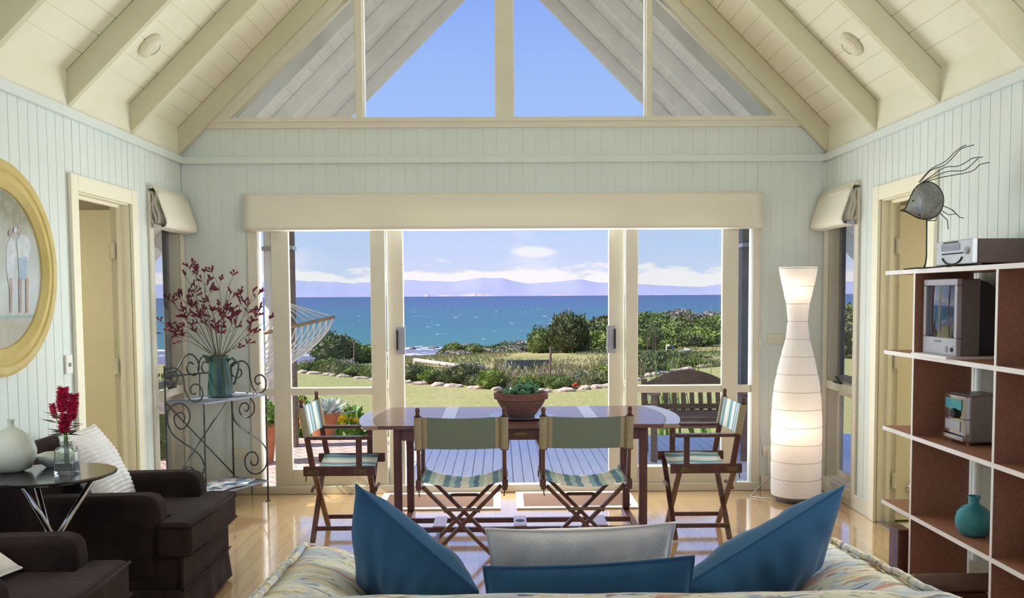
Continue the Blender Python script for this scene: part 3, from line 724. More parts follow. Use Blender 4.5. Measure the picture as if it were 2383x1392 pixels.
# verandah posts
def post(px0, px1, y, z1, m, label, rnd):
    a = P(px0, 700, y=y); b = P(px1, 700, y=y); r = (b.x-a.x)/2; cx_ = (a.x+b.x)/2
    t = thing('verandah_post', (cx_, y, -.07), label, 'post')
    q = MB()
    if rnd: q.tube([(cx_, y, -.07), (cx_, y, z1)], r, 20)
    else: q.b2((cx_-r, y-r*.7, -.07), (cx_+r, y+r*.7, z1))
    q.build('shaft', m, t, bevel=0 if rnd else .006, smooth=rnd)
    q = MB().b2((cx_-r*1.1, y-r*1.1, 1.98), (cx_+r*1.1, y+r*1.1, 2.02)); q.build('bracket', 'steel', t)
    return t
post(616, 646, 9.95, 2.78, 'outwhite', 'round pale downpipe post outside the left sidelight', True)
post(648, 686, 9.85, 2.9, 'bench', 'brown timber post that holds the hammock', False)
post(1719, 1800, 9.9, 2.62, 'post', 'thick slate-grey verandah post outside the right sidelight', False)

# ------------------------------------------------------------------ plants outside
def leaves(n, rad, size, seed, core=True, up=.3, long=1.):
    r = random.Random(seed); mb = MB()
    if core:
        q = MB().ball((0, 0, rad[2]*.48), (rad[0]*.74, rad[1]*.74, rad[2]*.44), 14, 9)
        mb.add([v+v.normalized()*.22*rad[0]*noise.noise(v*3/rad[0]+Vector((seed, 0, 0))) for v in q.v], q.f)
    for i in range(n):
        a = r.uniform(0, 2*PI); c = r.uniform(-.85, 1); s_ = math.sqrt(max(0, 1-c*c)); k = r.uniform(.78, 1.06)
        d = Vector((s_*math.cos(a), s_*math.sin(a), c)); f = 1+.42*noise.noise(d*2.4+Vector((seed*3, 0, 0)))
        p = Vector((d.x*rad[0]*k*f, d.y*rad[1]*k*f, rad[2]*.5+d.z*rad[2]*.5*k*f))
        if p.z < .03*rad[2]: p.z = .03*rad[2]+abs(p.z)*.2
        t = (d+Vector((r.uniform(-.7, .7), r.uniform(-.7, .7), r.uniform(-.4, .7)+up))).normalized(); sd = t.orthogonal().normalized()
        sd = Matrix.Rotation(r.uniform(0, 6.3), 3, t) @ sd; z_ = size*r.uniform(.6, 1.3); w_ = z_*.42/long
        mb.add([p-sd*w_*.6, p+t*z_*.45+sd*w_*-1, p+t*z_, p+t*z_*.45+sd*w_], [(0, 1, 2, 3)])
    return mb
def bush(name, mats, n, rad, size, seed, **kw): return leaves(n, rad, size, seed, **kw).build(name, mats)
PROT = {}
def proto(key, name, m, n, rad, size, seed, **kw):
    o = leaves(n, rad, size, seed, **kw).build(name, m); PROT[key] = [o, False]; return o
def put(key, loc, sc, rz, label, cat, group=None):
    o, used = PROT[key]
    if not used: PROT[key][1] = True; c = o
    else: c = o.copy(); COL.objects.link(c)
    c.location = loc; c.scale = sc if isinstance(sc, tuple) else (sc, sc, sc); c.rotation_euler = (0, 0, rz)
    for k in ('label', 'category', 'group'):
        if k in c: del c[k]
    return tag(c, label, cat, group)
proto('green', 'garden_shrub', 'f_green', 2600, (.5, .5, .8), .055, 1)
proto('dark', 'garden_shrub', 'f_dark', 2600, (.5, .5, .8), .05, 2)
proto('grey', 'garden_shrub', 'f_grey', 2600, (.5, .5, .8), .055, 3)
proto('bright', 'garden_shrub', 'f_bright', 2000, (.5, .5, .8), .065, 4)
kinds = {'green': 'mid green rounded shrub', 'dark': 'dark olive rounded shrub', 'grey': 'grey-mauve twiggy shrub', 'bright': 'bright yellow-green leafy shrub'}
rr_ = random.Random(3)
for i in range(64):
    px = 690+(1690-690)*(i+rr_.uniform(.1, .9))/64; a = (px-1177)/2198
    y = yb(a*20)+.35+rr_.uniform(0, 1.1); y = yb(a*y)+.35+rr_.uniform(0, 1.2); x = a*y
    if 1500 < px < 1560 and rr_.random() < .5: continue
    k = rr_.choice(['green', 'dark', 'dark', 'green', 'grey', 'bright']); s_ = rr_.uniform(.36, .62)
    if 1130 < px < 1420: s_ *= .72
    put(k, (x, y, ground(x, y)-.05), (s_*rr_.uniform(1., 1.6), s_, s_*rr_.uniform(.55, .9)), rr_.uniform(0, 6), kinds[k]+' in the bed along the far lawn edge', 'shrub', kinds[k]+'s along the lawn edge')
# scrub
for key, m_, sd in (('s1', 'f_green', 11), ('s2', 'f_dark', 12), ('s3', 'f_grey', 13), ('s4', 'f_bright', 14)):
    proto(key, 'scrub_bush', m_, 1100, (1.2, 1.2, 1.5), .19, sd)
sk = {'s1': 'mid green wind-shaped bush', 's2': 'dark olive wind-shaped bush', 's3': 'grey-mauve bare-twigged bush', 's4': 'bright green low bush'}
cnt = 0
for i in range(1200):
    px = 1060+700*((i*.618034) % 1); a = (px-1177)/2198; e = interp(a, EDGE)
    lo = e*.80 if px < 1300 else e*.52 if px > 1440 else e*(.80-.28*(px-1300)/140)
    t = rr_.random(); y = lo+(e-lo)*t
    if cnt >= 288: break
    x = a*y; k = rr_.choice(['s1', 's2', 's3', 's2', 's2', 's3', 's1'] if t > .4 else ['s1', 's4', 's1', 's2', 's4', 's2'])
    if px < 1290: k = rr_.choice(['s3', 's3', 's2', 's1'])
    s_ = rr_.uniform(.55, 1.0)*(y/70)**.5*(.62 if px < 1290 else 1.)
    put(k, (x, y, ground(x, y)-.2), (s_*1.25, s_, s_*rr_.uniform(.6, .95)), rr_.uniform(0, 6), sk[k]+' in the scrub on the headland' if px >= 1290 else sk[k]+' in the low scrub above the shore', 'bush', (sk[k]+'es on the headland') if px >= 1290 else sk[k]+'es above the shore'); cnt += 1
def at(px, d, dz=0.):
    x = (px-1177)/2198*d; return (x, d, ground(x, d)+dz)
proto('bb', 'round_bush', 'f_dark', 6000, (1., 1., 1.45), .13, 21, up=.8, long=2.)
put('bb', at(1334, 34.5, -.1), (.74, .74, 1.02), 0, 'large round dark olive bush standing alone beyond the lawn', 'bush')
put('green', at(1268, 35, -.1), (.9, .9, 1.25), 1, 'slim mid green shrub leaning on the large round bush', 'shrub')
put('dark', at(785, 31, -.1), (1.6, 1.3, 1.35), 1, 'dark green bush on the shore edge, seen right of the hammock', 'bush')
put('bright', at(828, 31.5, -.1), (1.4, 1.2, .95), 2, 'yellow-green bush beside the dark bush on the shore edge', 'bush')
put('dark', at(858, 32.5, -.1), (1.2, 1.0, .8), 3, 'low dark bush on the shore edge just left of the door frame', 'bush')
put('bright', at(1064, 37, -.05), (.75, .7, .7), 3, 'small bright green bush in front of the surf', 'bush')
put('green', at(1110, 39, -.05), (.9, .8, .6), 3, 'low green bush right of the small bright green one', 'bush')
put('bright', at(1150, 18.9, -.05), (.6, .5, .5), 4, 'strappy bright yellow-green plant behind the table bowl, left side', 'plant')
put('dark', at(1530, 45, .35), (.85, .8, 1.1), 4, 'small dark tree held by stakes in the dry field', 'tree')
for i, px in enumerate((1518, 1531, 1536)):
    p = Vector(at(px, 44.5)); own(MB().b2((p.x-.025, p.y-.025, p.z-.1), (p.x+.025, p.y+.025, p.z+.8)), 'tree_stake', 'bench', ['left', 'middle', 'right'][i]+' one of three stakes round the small field tree', 'stake', 'stakes round the small field tree')
for i, (px, dd) in enumerate(((1500, 24.6), (1530, 24.9), (1550, 25.), (1568, 25.2), (1515, 23.9), (1610, 26), (1622, 26.2), (1485, 23.6), (1590, 26.))):
    put('dark', at(px, dd, -.05), (1.05, .9, .62 if i < 4 else .5), i, 'dense dark shrub of the clump behind the garden chair', 'shrub', 'clump of dark shrubs behind the garden chair')
# tall pinkish grasses in and behind the bed
gm = MB(); gp = MB()
for i in range(34000):
    px = rr_.uniform(690, 1700); a = (px-1177)/2198; y = yb(a*21)+.4+rr_.uniform(0, 1)**1.4*9; x = a*y
    if px > 1480 and y > 25.5: continue
    if px < 1160 and y > yb(a*21)+3.0: continue
    if noise.noise(Vector((x*.7, y*.7, 2))) < -.12+.25*rr_.random(): continue
    z = ground(x, y); h = rr_.uniform(.05, .2)*(1.1+noise.noise(Vector((x*.5, y*.5, 7)))); b = rr_.uniform(-.6, .6)*h; c_ = rr_.uniform(-.4, .4)*h; w_ = rr_.uniform(.006, .014)
    gm.add([(x-w_, y, z), (x+w_, y, z), (x+b*.4+w_*.7, y+c_*.4, z+h*.6), (x+b, y+c_, z+h), (x+b*.4-w_*.7, y+c_*.4, z+h*.6)], [(0, 1, 2, 3, 4)])
    if noise.noise(Vector((x*.35, y*.5, 12))) > .0 and rr_.random() < .28:
        gp.add([(x+b-.009, y+c_, z+h-.02), (x+b+.009, y+c_, z+h-.02), (x+b*1.3+.012, y+c_*1.3, z+h+.03), (x+b*1.5, y+c_*1.5, z+h+.055), (x+b*1.3-.012, y+c_*1.3, z+h+.03)], [(0, 1, 2, 3, 4)])
gt = MB()
for i in range(26000):
    px = rr_.uniform(690, 1760); a = (px-1177)/2198; e = interp(a, EDGE); y = yb(a*21)+2.5+(min(e, 62)-yb(a*21)-3)*rr_.random()**1.6; x = a*y
    if noise.noise(Vector((x*.35, y*.35, 5))) < -.25+.3*rr_.random(): continue
    z = ground(x, y); k = y/30; h = rr_.uniform(.02, .085)*k; b = rr_.uniform(-.7, .7)*h; w_ = rr_.uniform(.01, .028)*k
    gt.add([(x-w_, y, z-.01), (x+w_, y, z-.01), (x+b+w_*.5, y+b, z+h*.8), (x+b, y+b, z+h)], [(0, 1, 2, 3)])
tag(gt.build('pasture_grass', 'f_straw'), 'short rough green and straw-coloured grass over the field beyond the garden bed', 'grass', kind='stuff')
tag(gm.build('tall_grass', 'f_straw'), 'tall green and straw-coloured grass growing through the garden bed', 'grass', kind='stuff')
tag(gp.build('grass_seed_heads', 'f_pink'), 'pinkish seed heads standing above the grass of the garden bed', 'grass', kind='stuff')
put('green', (-4.75, 6.7, -.36), (1.3, 2.2, 3.6), 2.2, 'unseen tall green shrub added to shade the left side window', 'shrub')  # out of view, placed to keep sun off the left side window
# edging stones
i = 0; x = -5.6; prev = None
while x < 5.4:
    w_ = rr_.uniform(.2, .46); y = yb(x)-.05; px_ = 1177+x/y*2198
    q = MB().ball((0, 0, .03), (w_/2, .10, .055), 12, 7); q.v = [v+Vector((.02*noise.noise(v*14+Vector((i, 3, 0))), .03*noise.noise(v*12+Vector((i, 5, 0))), .035*noise.noise(v*9+Vector((i, 0, 0))))) for v in q.v]
    q.v = [Vector((v.x+x, v.y+y, v.z-.375)) for v in q.v]
    own(q, 'edging_stone', 'stone', 'flat pinkish stone in the edging between lawn and bed', 'stone', 'stones edging the garden bed', loc=(x, y, -.36)); x += w_*rr_.uniform(.9, 1.15); i += 1
# post-and-rail barriers
def rail(pts, posts, label):
    t = thing('rail_barrier', posts[0][0], label, 'barrier')
    MB().tube(pts, .06, 12).build('rail', 'rail', t, smooth=True)
    for a, b in posts: MB().tube([a, b], .06, 10).build('post', 'rail', t, smooth=True)
a, m_, b = P(966, 838, y=27.5), P(1052, 850, y=25.5), P(1146, 861, y=23.8)
rail([a, m_, b], [((a.x, a.y, ground(a.x, a.y)), a+Vector((0, 0, .03))), ((m_.x, m_.y, ground(m_.x, m_.y)), m_)], 'silvered timber rail sloping down behind the left of the bed')
a, m_ = P(1546, 825, y=33), P(1605, 818, y=34.5); c = P(1594, 812, y=38)
rail([a, m_, c], [((a.x, a.y, ground(a.x, a.y)), a), ((m_.x, m_.y, ground(m_.x, m_.y)), m_+Vector((0, 0, .1))), ((c.x, c.y, ground(c.x, c.y)), c)], 'pale timber rail with a bent corner in the dry field')
a, m_ = P(1552, 804, y=46), P(1566, 806, y=45)
rail([a, m_], [((a.x, a.y, ground(a.x, a.y)), a), ((m_.x, m_.y, ground(m_.x, m_.y)), m_)], 'short pale rail between two posts, farthest in the field')
for i, (px, py, d_, h_) in enumerate(((1287, 858, 20, .75), (832, 826, 26, .7), (1180, 862, 24, .2))):
    x, y, z = at(px, d_); own(MB().tube([(x, y, z-.05), (x+.02, y, z+h_)], .024, 8), 'fence_post', 'bench', ['thin weathered stake in the bed, right of the table bowl', 'thin fence stake above the bed, left of the door frames', 'short stub of a stake behind the bed centre'][i], 'post')
a, b = at(1185, 25), at(1290, 25.5)
struct(MB().beam((a[0], a[1], a[2]+.12), (b[0], b[1], b[2]+.12), .1, .28).build('retaining_kerb', 'post'))
for i, (px, py) in enumerate(((1335, 897), (1347, 899), (1341, 893))):
    p = P(px, py, y=18.1); own(MB().ball(p, .03, 8, 6), 'red_flower', 'f_red', 'small red flower at the foot of the bed', 'flower', 'red flowers at the foot of the bed')
# ------------------------------------------------------------------ pots and plants on the paving
def pot(px0, px1, pyt, pyb, y, m, label, name='terracotta_pot', rnd=False):
    a = P(px0, pyt, y=y); b = P(px1, pyt, y=y); r = (b.x-a.x)/2; cx_ = (a.x+b.x)/2; z1 = a.z; z0 = -.07
    t = thing(name, (cx_, y, z0), label, 'plant pot'); h = z1-z0
    prof = [(r*.66, 0), (r*.9, h*.75), (r*.9, h*.8), (r, h*.8), (r, h), (r*.9, h), (r*.88, h*.9)] if not rnd else [(r*.55, 0), (r*.9, h*.3), (r, h*.55), (r*.88, h*.82), (r*.68, h*.92), (r*.78, h), (r*.66, h), (r*.6, h*.9)]
    MB().lathe(prof, (cx_, y, z0), 32, cap=False).add([(cx_+r*.66*math.cos(k*PI/8), y+r*.66*math.sin(k*PI/8), z0+.002) for k in range(16)], [tuple(range(16))]).build('pot', m, t, smooth=True)
    MB().lathe([(r*.86 if not rnd else r*.62, h*.9), (0.001, h*.92)], (cx_, y, z0), 24, cap=False).build('soil', 'soil', t)
    return t, cx_, z1, r
def rosette(mb, c, n, L, wd, th, up0, up1, seed, curl=.3):
    r = random.Random(seed)
    for i in range(n):
        a = i*2.399+r.uniform(-.2, .2); k = i/n; el = up1+(up0-up1)*k; ll = L*(1-.45*k)
        d = Vector((math.cos(a)*math.cos(el), math.sin(a)*math.cos(el), math.sin(el))); sd = Vector((-math.sin(a), math.cos(a), 0)); nn = d.cross(sd)
        vs = []; m_ = 7
        for j in range(m_):
            u = j/(m_-1); w_ = wd*(math.sin(PI*min(1, u*.93+.07))**.7)*(1 if u < .75 else (1-u)/.25*.9+.1); p = Vector(c)+d*ll*u-nn*ll*curl*u*u*-1*.4
            vs += [p-sd*w_/2, p+nn*th*(1-u)-nn*w_*.15, p+sd*w_/2, p-nn*th]
        fs = []
        for j in range(m_-1):
            for q in range(4): fs.append((j*4+q, j*4+(q+1) % 4, (j+1)*4+(q+1) % 4, (j+1)*4+q))
        mb.add(vs, fs+[(0, 1, 2, 3), tuple(4*(m_-1)+q for q in (3, 2, 1, 0))])
    return mb
t, cx_, z1, r = pot(714, 790, 958, 1014, 10.55, 'terra', 'large orange terracotta pot with silver agave behind left canvas chair')
rosette(MB(), (P(767, 950, y=10.55).x, 10.5, z1-.02), 30, .30, .075, .012, 1.45, .0, 5).build('agave', 'agave', t)
t, cx_, z1, r = pot(696, 726, 962, 1013, 11.1, 'terra', 'round pale terracotta jar beside the left brown post', rnd=True)
rosette(MB(), (cx_, 11.1, z1-.02), 18, .22, .05, .01, 1.4, .4, 8).build('grey_rosette', 'agave', t)
t, cx_, z1, r = pot(586, 644, 985, 1022, 8.9, 'terra', 'wide terracotta bowl outside the left sidelight')
leaves(200, (.14, .14, .2), .05, 6).v
q = leaves(260, (.13, .13, .22), .05, 6); q.v = [v+Vector((cx_, 8.9, z1-.03)) for v in q.v]; q.build('foliage', 'green', t)
def daisy_clump(px0, px1, pyb, y, h, seed, label, nf):
    r = random.Random(seed); a = P(px0, pyb, y=y); b = P(px1, pyb, y=y); c = ((a.x+b.x)/2, y, a.z)
    c = (c[0], c[1], -.36 if y > 10.5 else -.07); H = max(.15, a.z-c[2]+h)
    t = thing('flowering_plant', c, label, 'plant'); w_ = (b.x-a.x)/2
    q = leaves(500, (w_, .25, H), .09, seed, up=.6, long=1.6); q.v = [v+Vector(c) for v in q.v]; q.build('foliage', 'green', t)
    for i in range(nf):
        p = Vector((c[0]+r.uniform(-w_, w_)*.8, y-.22+r.uniform(-.05, .1), c[2]+H*r.uniform(.6, 1.0)))
        f = MB(); f.lathe([(.001, .0), (.035, .012), (.042, .008), (.001, -.006)], p, 10, Rx(-1.1), cap=False); f.build('flower_head', 'f_yellow', t)
daisy_clump(786, 850, 1008, 11.2, .24, 3, 'low clump of yellow daisies right of the agave pot', 9)
daisy_clump(686, 714, 1006, 11.6, .42, 5, 'tall clump of yellow flowers behind the pale jar', 8)
daisy_clump(845, 905, 1008, 11.8, .2, 6, 'leafy yellow-flowered clump at the far table corner', 3)
for i, (px, y_, nm) in enumerate(((368, 9.5, 'dense green shrub seen low through the left side window'), (356, 10.6, 'taller green shrub behind, through the left side window'))):
    x = (px-1177)/2198*y_; put('green', (x, y_, -.36), (1., 1., 1.15), i, nm, 'shrub')
put('s1', (14.2, 38., ground(14.2, 38.)), (1.2, 1.2, 1.3), 1, 'mid green bush on the slope seen through the right side window', 'bush')
put('s2', (12.2, 34., ground(12.2, 34.)), (1.1, 1.1, 1.), 2, 'dark bush on the slope seen through the right side window', 'bush')
# long strappy green leaves behind the garden chair
fx = thing('flax_plant', (2.1, 10.9, -.36), 'strappy bright green flax plant rising behind the garden chair', 'plant'); q = MB()
for i in range(34):
    a = rr_.uniform(0, 2*PI); L = rr_.uniform(.8, 1.4); o_ = Vector((2.1+rr_.uniform(-.4, .3), 10.9, -.36)); ln = rr_.uniform(.2, .6)
    for j in range(5):
        u0 = j/5; u1 = (j+1)/5
        def pp_(u): return o_+Vector((math.cos(a)*ln*u, math.sin(a)*ln*u*.5, L*u-.25*L*u*u*ln))
        sd = Vector((-math.sin(a), math.cos(a), 0)).normalized(); w0 = .018*(1-u0*.9); w1 = .018*(1-u1*.9)
        q.add([pp_(u0)-sd*w0, pp_(u0)+sd*w0, pp_(u1)+sd*w1, pp_(u1)-sd*w1], [(0, 1, 2, 3)])
q.build('leaf_blades', 'green', fx)
# ------------------------------------------------------------------ garden chairs
def garden_chair(loc, rz, label):
    t = thing('garden_chair', loc, label, 'chair', rz=rz); K = dict(world=False, bevel=.006)
    w = .42; d = .25
    for sx in (-1, 1):
        MB().beam((sx*w, -d, 0), (sx*w, -d, .62), .055, .055, (0, 1, 0)).build('front_leg', 'bench', t, **K)
        MB().beam((sx*w, d+.02, 0), (sx*w, d+.12, .72), .055, .05, (0, 1, 0)).build('back_leg', 'bench', t, **K)
        MB().b2((sx*w-.045, -d-.06, .62), (sx*w+.045, d+.1, .648)).build('armrest', 'bench', t, **K)
        MB().b2((sx*w-.012, -d, .33), (sx*w+.012, d, .39)).build('side_rail', 'bench', t, **K)
    MB().b2((-w, -d-.012, .31), (w, -d+.012, .40)).build('front_rail', 'bench', t, **K)
    s_ = MB()
    for k in range(6): s_.b2((-w+.03, -d-.03+k*.088, .40), (w-.03, -d+.045+k*.088, .425))
    s_.build('seat', 'bench', t, **K)
    n = 18; top = [(-w-.03+(2*w+.06)*i/n, .66+.15*math.sin(PI*i/n)) for i in range(n+1)]
    MB().prism(top+[(w+.03, .62), (-w-.03, .62)], d+.08, d+.11, 'y').build('crest_rail', 'bench', t, **K)
    for k in range(8): MB().beam((-w+.12+k*(2*w-.24)/7, d+.02, .42), (-w+.12+k*(2*w-.24)/7, d+.09, .68), .045, .016, (0, 1, 0)).build('back_slat', 'bench', t, **K)
    MB().b2((-w, d+.0, .43), (w, d+.03, .48)).build('lower_back_rail', 'bench', t, **K)
    return t
garden_chair((1.80, 8.95, -.055), 0., 'brown slatted garden chair with arched back facing the glass doors')
garden_chair((2.86, 9.25, -.055), -PI/2-.3, 'brown slatted garden chair seen edge-on through the right sidelight')
# ------------------------------------------------------------------ hammock
hk = thing('hammock', (-2.9, 9.0, .4), 'white rope net hammock slung from the brown verandah post', 'hammock')
A0, A1 = P(612, 776, y=9.35), P(778, 738, y=9.75); B0, B1 = Vector((-4.0, 7.9, .98)), Vector((-3.4, 8.35, 1.0))
MB().tube([A0, A1], .018, 12).build('spreader_bar', 'bar', hk, smooth=True); MB().tube([B0, B1], .022, 12).build('spreader_bar', 'bar', hk, smooth=True)
ringA = P(652, 700, y=9.8); ringB = Vector((-4.6, 7.6, 1.45))
rp = MB()
for i in range(9):
    rp.tube([ringA, A0.lerp(A1, i/8)], .0075, 5); rp.tube([ringB, B0.lerp(B1, i/8)], .0075, 5)
rp.tube([ringA, P(667, 690, y=9.85)], .012, 6); rp.build('suspension_cords', 'rope', hk)
def hp(u, v):
    p = A0.lerp(A1, .02+.96*v).lerp(B0.lerp(B1, v), u)
    s_ = math.sin(PI*u)**.55; p.z -= s_*(.50+.16*math.sin(PI*v)); c = A0.lerp(A1, .5).lerp(B0.lerp(B1, .5), u)
    p.x += (c.x-p.x)*.12*s_; p.y += (c.y-p.y)*.12*s_; return p
net = MB(); nu, nv = 44, 22
for i in range(nu):
    for j in range(nv+1):
        for dj in (-1, 1):
            if 0 <= j+dj <= nv and (i+j) % 2 == 0:
                net.tube([hp(i/nu, j/nv), hp((i+.5)/nu, (j+dj*.5)/nv), hp((i+1)/nu, (j+dj)/nv)], .0085, 4, cap=False)
for e in (0, 1): net.tube([hp(i/nu, e) for i in range(nu+1)], .014, 6)
net.build('net', 'rope', hk)
# ------------------------------------------------------------------ sofa and cushions
SX0, SX1 = -.63, .99
sf = thing('sofa', (.2, 2.5, 0), 'floral cotton sofa seen from behind at the bottom of the picture', 'sofa')
bk = MB()
def back_fn(u, v):
    x = SX0+.0+(SX1-SX0)*u; a = PI*v
    e = min(1, min(u, 1-u)/.03)**.5
    z = .60+.238*math.sin(a)**.6*(.93+.07*e)+.006*noise.noise(Vector((x*6, v*3, 0))); y = 2.04-.14*math.cos(a)*(1)
    if v <= 0: z = .1
    if v >= 1: z = .1
    return (x, y, z)
bk.grid(back_fn, 50, 20); bk.build('backrest', 'floral', sf, smooth=True)
MB().tube([(SX0+.01+(SX1-SX0-.02)*i/40, 1.93, .79+.004*math.sin(i*1.7)) for i in range(41)], .009, 6).build('back_piping', 'floral', sf, smooth=True)
for sg in (-1, 1):
    ox = SX0 if sg < 0 else SX1
    def arm(u, v, ox=ox, sg=sg):
        y = 2.06+.98*u; zt = .80-.115*u; a = v
        px_ = ox-sg*.0; wd = .27
        if v < .12: x = ox+sg*.005; z = .12+(zt-.14)*v/.12
        elif v > .9: x = ox-sg*wd; z = .40+(zt-.12-.40)*(1-v)/.1
        else:
            q = (v-.12)/.78; x = ox-sg*wd*q; z = zt-.02-.03*q*q+.045*math.sin(PI*q)**.6-.045*q
        x += sg*.075*u
        if u > .985: z -= .03*(u-.985)/.015
        z += .010*(.5-abs(noise.noise(Vector((x*4, y*22+1.5*noise.noise(Vector((x*4, y*3, 1))), sg*4)))))*math.sin(PI*min(1, max(0, v)))+.008*noise.noise(Vector((x*3, y*9, sg*4)))
        return (x, y, z)
    q = MB().grid(arm, 90, 40); q.add([arm(1, j/40) for j in range(41)]+[(ox-sg*.195, 3.04, .1), (ox+sg*.075, 3.04, .1)], [tuple(range(43))])
    a_ = q.build('armrest', 'floral', sf, smooth=True)
    for xo in (.012, .055):
        MB().tube([(arm(i/30, .13+xo*.8)[0]-sg*xo*.2, arm(i/30, .14)[1], arm(i/30, .13+xo*3)[2]+.008) for i in range(31)], .009, 6).build('piping', 'floral', a_, smooth=True)
MB().b2((SX0+.02, 2.1, .1), (SX1-.02, 2.98, .33)).build('base', 'floral', sf, bevel=.02)
for i in range(2):
    x0 = SX0+.28+i*.56; MB().b2((x0, 2.18, .34), (x0+.55, 3.02, .48)).build('seat_cushion', 'floral', sf, bevel=.05, seg=4)
for x in (SX0+.08, SX1-.08):
    for y in (2.0, 2.95): MB().lathe([(.02, 0), (.028, .12)], (x, y, 0), 12).build('foot', 'wood', sf)

def pillow(T, e1, e2, th, ribs=0, seed=0, wr=.006, pinch=.06):
    T = Vector(T); e1 = Vector(e1); e2 = Vector(e2); n = e1.cross(e2).normalized(); mb = MB(); N = 44
    def sh(sg):
        def f(u, v):
            U = 2*u-1; V = 2*v-1
            s_ = .5+.5*U*(1-pinch*(1-V*V)); t_ = .5+.5*V*(1-pinch*(1-U*U))
            h = th/2*((1-abs(U)**2.4)*(1-abs(V)**2.4))**.5
            p = T+e1*s_+e2*t_
            k = noise.noise(Vector((U*1.7+seed, V*1.7, sg)))*1.0+.6*noise.noise(Vector((U*5+seed, V*2.2, 3+sg)))
            e = 1-((1-U*U)*(1-V*V))
            h += wr*k*2*(1-abs(U)**6)*(1-abs(V)**6)
            if ribs: h += .006*abs(math.sin(PI*ribs*v))*(1-abs(U)**10)
            return p+n*sg*h
        return f
    nv = N if not ribs else ribs*6
    mb.grid(sh(1), N, nv); mb.grid(sh(-1), N, nv)
    edge = []
    f = sh(0)
    for i in range(30): edge.append(f(i/30, 0))
    for i in range(30): edge.append(f(1, i/30))
    for i in range(30): edge.append(f(1-i/30, 1))
    for i in range(30): edge.append(f(0, 1-i/30))
    return mb, edge
def cushion(T, e1, e2, th, m, label, group=None, **kw):
    mb, ed = pillow(T, e1, e2, th, **kw); zs = min(v.z for v in mb.v); c = Vector(T)+(Vector(e1)+Vector(e2))*.5
    t = thing('cushion', (c.x, c.y, zs), label, 'cushion', group)
    mb.build('cover', m, t, smooth=True)
    MB().tube(ed, .0042, 6, closed=True).build('edge_seam', m, t, smooth=True)
    return t
cushion((-.437, 2.56, .985), (.335, -.20, -.235), (-.02, .27, -.41), .20, 'blue', 'large teal blue cushion standing on its corner against the left sofa arm', seed=2, wr=.009, pinch=.02)
cushion((.915, 2.60, .962), (-.50, -.24, -.205), (-.04, .26, -.42), .20, 'blue', 'large teal blue cushion leaning on the right sofa arm, its point up', seed=5, wr=.009, pinch=.02)
cushion((-.085, 2.27, .838), (.515, .0, .022), (.01, .10, -.42), .13, 'blue', 'low teal blue cushion behind the middle of the sofa back', seed=9, wr=.008, pinch=.05)
cushion((-.082, 2.46, .885), (.50, .0, .012), (.01, .17, -.40), .14, 'pale', 'stone-white cushion behind the low blue one', seed=12, wr=.008, pinch=.07)
